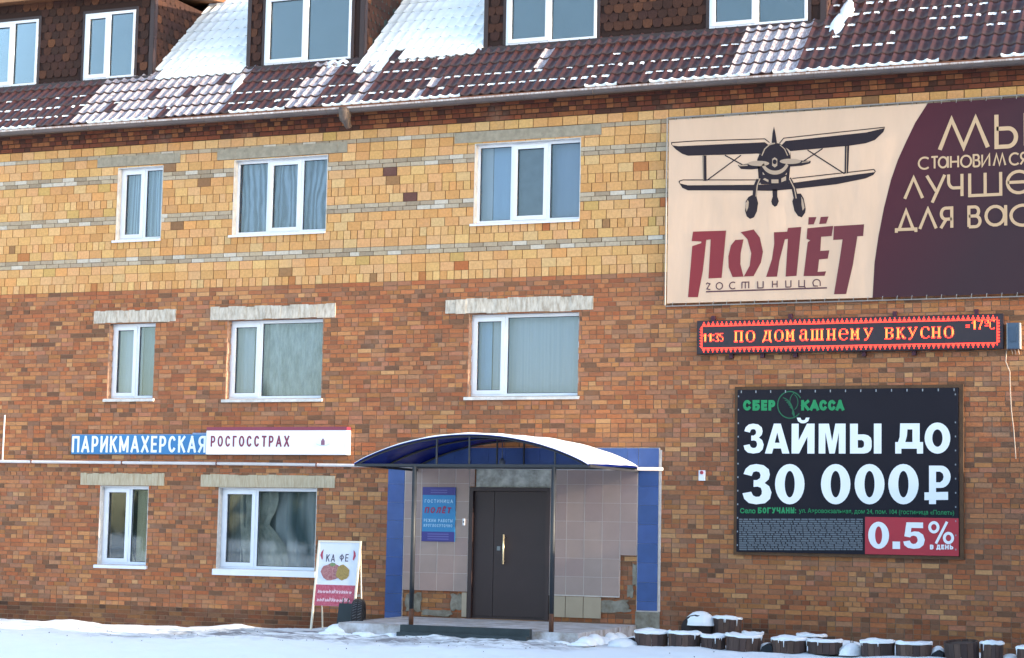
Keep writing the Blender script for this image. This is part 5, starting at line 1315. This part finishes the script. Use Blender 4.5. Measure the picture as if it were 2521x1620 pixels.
b = MB(); at_text(b, 'КА', xl+.14, xl+.30, 1.10, 1.22, .015, bold=.0); at_text(b, 'ФЕ', xl+.38, xl+.54, 1.11, 1.23, .015, bold=.0); b.build('lettering', mat('grey_ink', K(96, 90, 116), .6), ab)
b = MB()
rg = random.Random(9)
for (zz, h, amp) in ((.60, .05, .03), (.47, .05, .03)):
    x = xl+.05
    while x < xr-.09:
        wx = rg.uniform(.02, .045); hh = h*rg.uniform(.7, 1.3)
        pts = [(x, zz), (x+wx*.3, zz+hh), (x+wx*.6, zz+hh*.2), (x+wx, zz+hh*.9)]
        n = len(b.v); b.stroke(pts, .014, 0); b.v[n:] = [(v[0], AY(v[2])-.018, v[2]) for v in b.v[n:]]
        x += wx+rg.uniform(.006, .02)
b.build('scrawl', mat('pink_white_print', K(240, 205, 218, .8), .5), ab, kind='stuff', label='illegible white handwriting on the red band')
def food(pts, col, nm, off):
    b = MB(); n = len(b.v); b.poly(pts, 0); b.v[n:] = [(v[0], AY(v[2])-off, v[2]) for v in b.v[n:]]
    b.build(nm, mat(nm+'_print', col[0], .5, noise=1, nscale=45, col2=col[1]), ab)
def bl(cx, cz, rx, rz, n=16, j=.12): return [(cx+rx*math.cos(6.283*i/n)*rg.uniform(1-j, 1+j), cz+rz*math.sin(6.283*i/n)*rg.uniform(1-j, 1+j)) for i in range(n)]
food(bl(xl+.25, .94, .19, .135), (K(150, 50, 70), K(226, 170, 168)), 'meat', .016); food(bl(xl+.46, .93, .12, .12), (K(206, 170, 96), K(150, 130, 70)), 'potato', .019)
food(bl(xl+.27, 1.06, .05, .03), (K(110, 140, 90), K(160, 180, 130)), 'herbs', .020)
b = MB()
for cx, s in ((xl+.05, 1), (xr-.06, -1)):
    pts = [(cx-.0*s, 1.16), (cx-.02*s, 1.20), (cx-.01*s, 1.25), (cx+.03*s, 1.30), (cx+.022*s, 1.22), (cx+.03*s, 1.14), (cx+.012*s, 1.13)]
    n = len(b.v); b.poly(pts, 0); b.v[n:] = [(v[0], AY(v[2])-.017, v[2]) for v in b.v[n:]]
b.build('crescent_mark', mat('crescent_red', K(196, 66, 98), .5), ab)

# small black board in front of it
kx0, kx1 = -14.74, -14.50; ky = -1.66
kb = empty('black_board', (-14.6, ky, 0), 'small dark grey easel board standing in front of the cafe A-board', 'board')
m_kb = mat('dark_slate_board', K(56, 64, 68), .7, noise=.12, nscale=6)
b = MB(); n = 0
def tilt_box(b, x0, x1, z0, z1, y0, y1, sh=.22):
    n = len(b.v); f = lambda z: (z-.02)*sh
    b.v += [(x0, y0+f(z0), z0), (x1, y0+f(z0), z0), (x1, y1+f(z0), z0), (x0, y1+f(z0), z0), (x0, y0+f(z1), z1), (x1, y0+f(z1), z1), (x1, y1+f(z1), z1), (x0, y1+f(z1), z1)]
    for q_ in [(0, 1, 5, 4), (1, 2, 6, 5), (3, 0, 4, 7), (3, 2, 1, 0), (4, 5, 6, 7), (2, 3, 7, 6)]: b.f.append(tuple(n+i for i in q_)); b.m.append(b.cur)
tilt_box(b, kx0, kx1+.01, .10, .46, ky, ky+.02); b.build('board_panel', m_kb, kb)
for x in (kx0+.01, kx1-.01):
    b = MB(); tilt_box(b, x-.015, x+.015, 0.0, .098, ky, ky+.02); b.build('leg', m_kb, kb)
    b = MB(); b.tube([(x, ky+.14, .44), (x, ky+.30, 0)], .010, 6); b.build('leg', m_kb, kb)
for x in (kx0+.06, kx0+.15):
    b = MB(); tilt_box(b, x-.008, x+.008, .461, .54, ky+.004, ky+.016); b.build('top_peg', m_kb, kb)
# tyre standing on edge, tread towards the camera
ty = empty('tyre', (-14.28, -1.35, .02), 'frosted black tyre standing on edge behind the small dark board', 'tyre')
b = MB(); tx, tyy, tz, Ro, Ri, hw = -14.40, -1.55, .27, .265, .16, .10; n = 36
prof = [(Ri, -hw*.7), (Ro-.05, -hw), (Ro-.01, -hw*.8), (Ro, -hw*.4), (Ro, hw*.4), (Ro-.01, hw*.8), (Ro-.05, hw), (Ri, hw*.7)]
dirn = Vector((.36, -.93, 0)).normalized(); side = Vector((-dirn.y, dirn.x, 0))
for i in range(n):
    th = 2*math.pi*i/n
    for rr, s in prof:
        p = Vector((tx, tyy, tz))+dirn*rr*math.cos(th)+Vector((0, 0, 1))*rr*math.sin(th)+side*s; b.v.append(tuple(p))
k = len(prof)
for i in range(n):
    for j in range(k): a = i*k+j; c = i*k+(j+1) % k; d = ((i+1) % n)*k; b.f.append((a, c, d+(j+1) % k, d+j)); b.m.append(0)
b.build('tyre_casing', mat('black_rubber', K(44, 44, 50), .8, noise=.1), ty, smooth=True)
b = MB()
for i in range(0, 40):
    th = 2*math.pi*i/40
    for s0, s1, o in ((-.07, -.01, .0), (.01, .07, .07)):
        P_ = []
        for (s, dth) in ((s0, 0), (s1, .10), (s1, .16), (s0, .06)):
            a = th+dth+o; P_.append(tuple(Vector((tx, tyy, tz))+(dirn*math.cos(a)+Vector((0, 0, 1))*math.sin(a))*(Ro+.012)+side*s))
        b.quad(P_)
b.build('frosty_tread', mat('frosty_tread', K(120, 122, 130), .8, noise=1, nscale=20, col2=K(50, 50, 56)), ty, kind='stuff')
sb = MB(); heap(sb, -14.05, -1.95, .0, .30, .18, .13); heap(sb, -14.3, -1.8, .0, .2, .15, .09); sb.build('snow_lump', m_snow, label='lump of shovelled snow between the small dark board and the porch', cat='snow heap', smooth=True, origin=(-14.05, -1.95, 0))

# barrel tubs ------------------------------------------------------------------
P_T = pal((104,82,76),(92,74,70),(116,92,82),(100,80,76),(110,86,76),(88,70,66)); m_stave = mat('tub_stave', K(88, 68, 64), .85, noise=.3, nscale=10, attr='Col', stretch=(1, 1, .2), bump=.3)
sm = {}
NS = 16
def stave(r, h, ci, taper):
    k = (round(r, 2), round(h, 2), ci, taper)
    if k not in sm:
        b = MB(); b.col = P_T[ci]; a = math.pi/NS-.012; r0_, r1_ = r*(1-taper), r
        pts = []
        for (rr, z) in ((r0_, 0), (r1_, h)):
            for (q_, th) in ((rr, -a), (rr, a), (rr-.025, a), (rr-.025, -a)): pts.append((q_*math.cos(th), q_*math.sin(th), z))
        b.v = pts; b.c = [b.col]*8
        for f in [(0, 1, 5, 4), (1, 2, 6, 5), (3, 0, 4, 7), (2, 3, 7, 6), (3, 2, 1, 0), (4, 5, 6, 7)]: b.f.append(f); b.m.append(0)
        sm[k] = b.mesh('stave', m_stave)
    return sm[k]
def tub(pxa, pxb, pyt, y, base=None, label='', snow='rim', tilt=0, hgt=None, rng_=random.Random(4)):
    xa, xb = W(pxa, pyt, y)[0], W(pxb, pyt, y)[0]; r = (xb-xa)/2; cx = (xa+xb)/2
    ztp = W((pxa+pxb)/2, pyt, y-r*.9)[1]
    zb = base if base is not None else gz(cx, y)-.02; h = hgt or max(.14, ztp-zb-.02); zb = ztp-.02-h
    root = empty('wooden_tub', (cx, y, zb), label, 'wooden tub', group='half barrel tubs along the wall'); root.rotation_euler = (tilt+rng_.uniform(-.035, .035), rng_.uniform(-.045, .045), rng_.uniform(0, 6))
    for i in range(NS):
        th = 2*math.pi*i/NS+.1; o = bpy.data.objects.new('stave', stave(r, h, rng_.randrange(6), .04)); C.objects.link(o); o.parent = root; o.rotation_euler = (0, 0, th)
        LOC[o.name] = LOC[root.name]
    b = MB(); nn = 24; hr = [cx, y, zb]
    if snow in ('rim', 'full'):
        for i in range(nn):
            th = 2*math.pi*i/nn; dz = max(-.02, .016*math.sin(th*2+h*40)+.012*math.sin(th*5+cx)+rng_.uniform(-.006, .01))
            wv = [(r+.008, h-.012-rng_.uniform(0, .012)), (r+.012, h+.012+dz*.6), (r-.015, h+.022+dz*.6), (r-.06, h+.02 if snow == 'full' else h-.0), (0.001, h+.0 if snow == 'full' else h-.10)]
            for rr, zz in wv: b.v.append((cx+rr*math.cos(th), y+rr*math.sin(th), zb+zz))
        for i in range(nn):
            for j in range(4): a = i*5+j; c = ((i+1) % nn)*5+j; b.f.append((a, c, c+1, a+1)); b.m.append(0)
        # dribbles of snow down the staves
        for _ in range(3):
            th = rng_.uniform(-2.6, -.5); rr = r+.012; hh = rng_.uniform(.04, .12)
            p = Vector((cx+rr*math.cos(th), y+rr*math.sin(th), zb+h)); b.tube([p, p-Vector((0, 0, hh))], [.009, .004], 5)
        b.build('snow_cap', m_snow, root, smooth=True)
    else:
        for i in range(nn):
            th = 2*math.pi*i/nn; b.v += [(cx+(r-.02)*math.cos(th), y+(r-.02)*math.sin(th), zb+h-.03), (cx, y, zb+h-.03)]
        for i in range(nn): a = 2*i; c = 2*((i+1) % nn); b.f.append((a, c, c+1)); b.m.append(0)
        b.build('tub_filling', mat('frozen_soil', K(96, 82, 76), .9, noise=.3), root)
    return root
TY = -1.55
tub(1565, 1644, 1553, TY, label='leftmost snow rimmed tub of the front row, nearest the porch')
tub(1646, 1724, 1556, TY, label='second tub of the front row, in front of the snow domed one')
tub(1727, 1786, 1563, TY-.0, label='small third tub of the front row with a thick snow rim')
tub(1788, 1873, 1563, TY, label='fourth tub of the front row, just left of the gap with dark rubble')
tub(1902, 1987, 1570, TY, label='tub right of the gap with dark rubble, touching its right neighbour')
tub(1989, 2074, 1576, TY, label='low snow filled tub just left of the dry weed stalks', snow='full')
tub(2120, 2204, 1577, TY, label='tub with streaked snow just right of the dry weed stalks')
tub(2206, 2294, 1582, TY, label='low tub with a thick even band of snow, left of the bare tilted one', snow='full')
tub(2326, 2412, 1577, TY, label='bare tilted tub without a snow rim, right part of the row', snow='none', tilt=-.12)
tub(2414, 2470, 1580, TY, label='tub with a snow cap right of the bare tilted tub')
tub(2502, 2560, 1592, TY, label='dark tub with a high snow cap cut by the right edge of the photo', snow='full')
tub(1754, 1824, 1519, -.75, base=.15, label='taller upright tub behind the front row, beside the snow dome', snow='full', hgt=.30)
tub(1828, 1878, 1557, -.8, label='small tub half hidden behind the fourth front tub')
tub(1962, 2034, 1562, -.8, label='tub behind the row with a snowy ring, left of the dry weed')
# overturned tub under a snow dome
cx, cz = (W(1690, 1545, -.8)[0]+W(1752, 1545, -.8)[0])/2, W(1720, 1552, -.8)[1]
ot = empty('wooden_tub', (cx, -.8, cz-.05), 'overturned dark tub under a round dome of snow behind the front row', 'wooden tub', group='half barrel tubs along the wall')
b = MB(); b.tube([(cx-.0, -1.0, cz+.02), (cx, -.6, cz+.02)], .22, 20); b.build('tub_body', mat('dark_tub_wood', K(58, 50, 50), .9, noise=.3), ot, smooth=True)
b = MB(); heap(b, cx+.03, -.82, cz+.08, .235, .27, .21, n=16, mrings=7); b.build('snow_cap', m_snow, ot, smooth=True)
# dark rubble in the gaps
rg = random.Random(5)
for (pa, lb) in ((1550, 'dark angular chunk left of the first tub'), (1890, 'dark angular chunk in the gap between the fourth and fifth tub'), (2308, 'dark angular chunk half under snow beside the bare tub')):
    cx, z_ = W(pa, 1592, TY); b = MB(); b.prism([(cx-.10, -.05), (cx+.10, -.05), (cx+.09, .06), (cx+.02, .10), (cx-.06, .05)], TY-.1, TY+.12)
    b.build('rubble_chunk', mat('dark_rubble', K(52, 56, 62), .9, noise=.3), label=lb, cat='rubble', origin=(cx, TY, 0))
b = MB()
for (pa, y, rx, ry, rz) in ((1535, -1.7, .22, .3, .12), (1890, -1.35, .15, .2, .12), (2097, -1.5, .17, .3, .17), (2310, -1.4, .12, .2, .17), (2488, -1.4, .14, .2, .10), (1600, -1.0, .5, .25, .14), (2000, -.8, .6, .3, .10), (2200, -.9, .5, .25, .13), (2350, -.9, .5, .3, .10), (2080, -1.0, .4, .3, .18)):
    heap(b, W(pa, 1590, y)[0], y, -.02, rx, ry, rz, n=14, mrings=6)
for k in range(9): heap(b, -14.5+.14*k, -2.42+.03*math.sin(k*2), .0, .16, .14, .06+.02*math.sin(k*1.7), n=10, mrings=4)
for k in range(6): heap(b, -11.05+.14*k, -2.44, .0, .15, .11, .045+.015*math.sin(k*2.7), n=10, mrings=4)
for k in range(7): heap(b, -14.42+.02*math.sin(k*3), -2.2+.3*k, .02, .20, .22, .15+.02*math.sin(k*1.3), n=10, mrings=4)
for k in range(5): heap(b, -10.33, -2.2+.35*k, .0, .16, .22, .13+.03*math.sin(k*2.3), n=10, mrings=4)
b.build('snow_drifts', m_snow, smooth=True, kind='stuff', label='snow banked between the wooden tubs and round the porch slab')
# dry weed
cx, z_ = W(2098, 1575, -1.3); b = MB(); rg = random.Random(8)
for k in range(7):
    tp = Vector((cx+rg.uniform(-.05, .05), -1.3+rg.uniform(-.05, .05), rg.uniform(.3, .62) if k < 4 else rg.uniform(.15, .3)))
    b.tube([(cx+rg.uniform(-.03, .03), -1.3, .02), (cx+rg.uniform(-.03, .03), -1.3, tp.z*.5), tuple(tp)], [.006, .004, .002], 5)
b.build('dry_weed', mat('dry_stalk', K(120, 96, 70), .9), label='thin dry weed stalks standing in snow in the gap of the tub row', cat='plant', origin=(cx, -1.3, 0))

# ------------------------------------------------------------------ unseen building added right of the view to shade the yard
ob = empty('shade_garage', (3, -5, 0), 'unseen low brick garage added right of the view to shade the yard', 'building')
gb = MB(); mcol = mat('shade_garage_brick', K(150, 100, 76), .9, noise=.25, nscale=3, bump=.4)
def hb(x0, x1, y0, y1, z1, nm):
    b = MB(); b.box(x0, x1, y0, y1, -.3, z1); b.build(nm, mcol, ob)
    b = MB(); b.box(x0-.2, x1+.2, y0-.2, y1+.2, z1, z1+.15); b.build('roof_slab', m_snow, ob)
hb(.5, 6, -3.4, 0, 3.75, 'shade_garage_wall'); hb(.6, 9, -22, -3.42, 5.2, 'shade_workshop_wall')
for y in (-7, -12, -17):
    b = MB(); b.box(.56, .6, y-1.4, y+1.4, -.1, 2.6); b.build('shade_garage_gate', mat('gate_green', K(70, 96, 84), .6, noise=.15), ob)

wd = MB(); rg = random.Random(21); wd.col = None
for i in range(150):
    x = -150+i*2.0+rg.uniform(-.8, .8); y = -95-rg.uniform(0, 14); h = rg.uniform(7, 12.5)
    wd.tube([(x, y, -.2), (x, y, h*.25)], .2, 6)
    for k in range(6):
        z0 = h*(.10+.15*k); rr = (1-k/6.5)*h*.20; n0 = len(wd.v)
        for q_ in range(9):
            a = 6.283*q_/9; k2 = rr*rg.uniform(.7, 1.15); wd.v.append((x+k2*math.cos(a), y+k2*math.sin(a), z0+rg.uniform(-.2, .2)))
        wd.v.append((x, y, z0+h*.25))
        for q_ in range(9): wd.f.append((n0+q_, n0+(q_+1) % 9, n0+9)); wd.m.append(0)
wd.build('far_wood', mat('conifer_green', (.05, .07, .05, 1), .9, noise=.4, nscale=.8), kind='stuff', label='dark conifer wood behind the photographer, seen only in the window panes')
S.cycles.max_bounces = 8; S.cycles.transparent_max_bounces = 12
print('objects', len(bpy.data.objects))
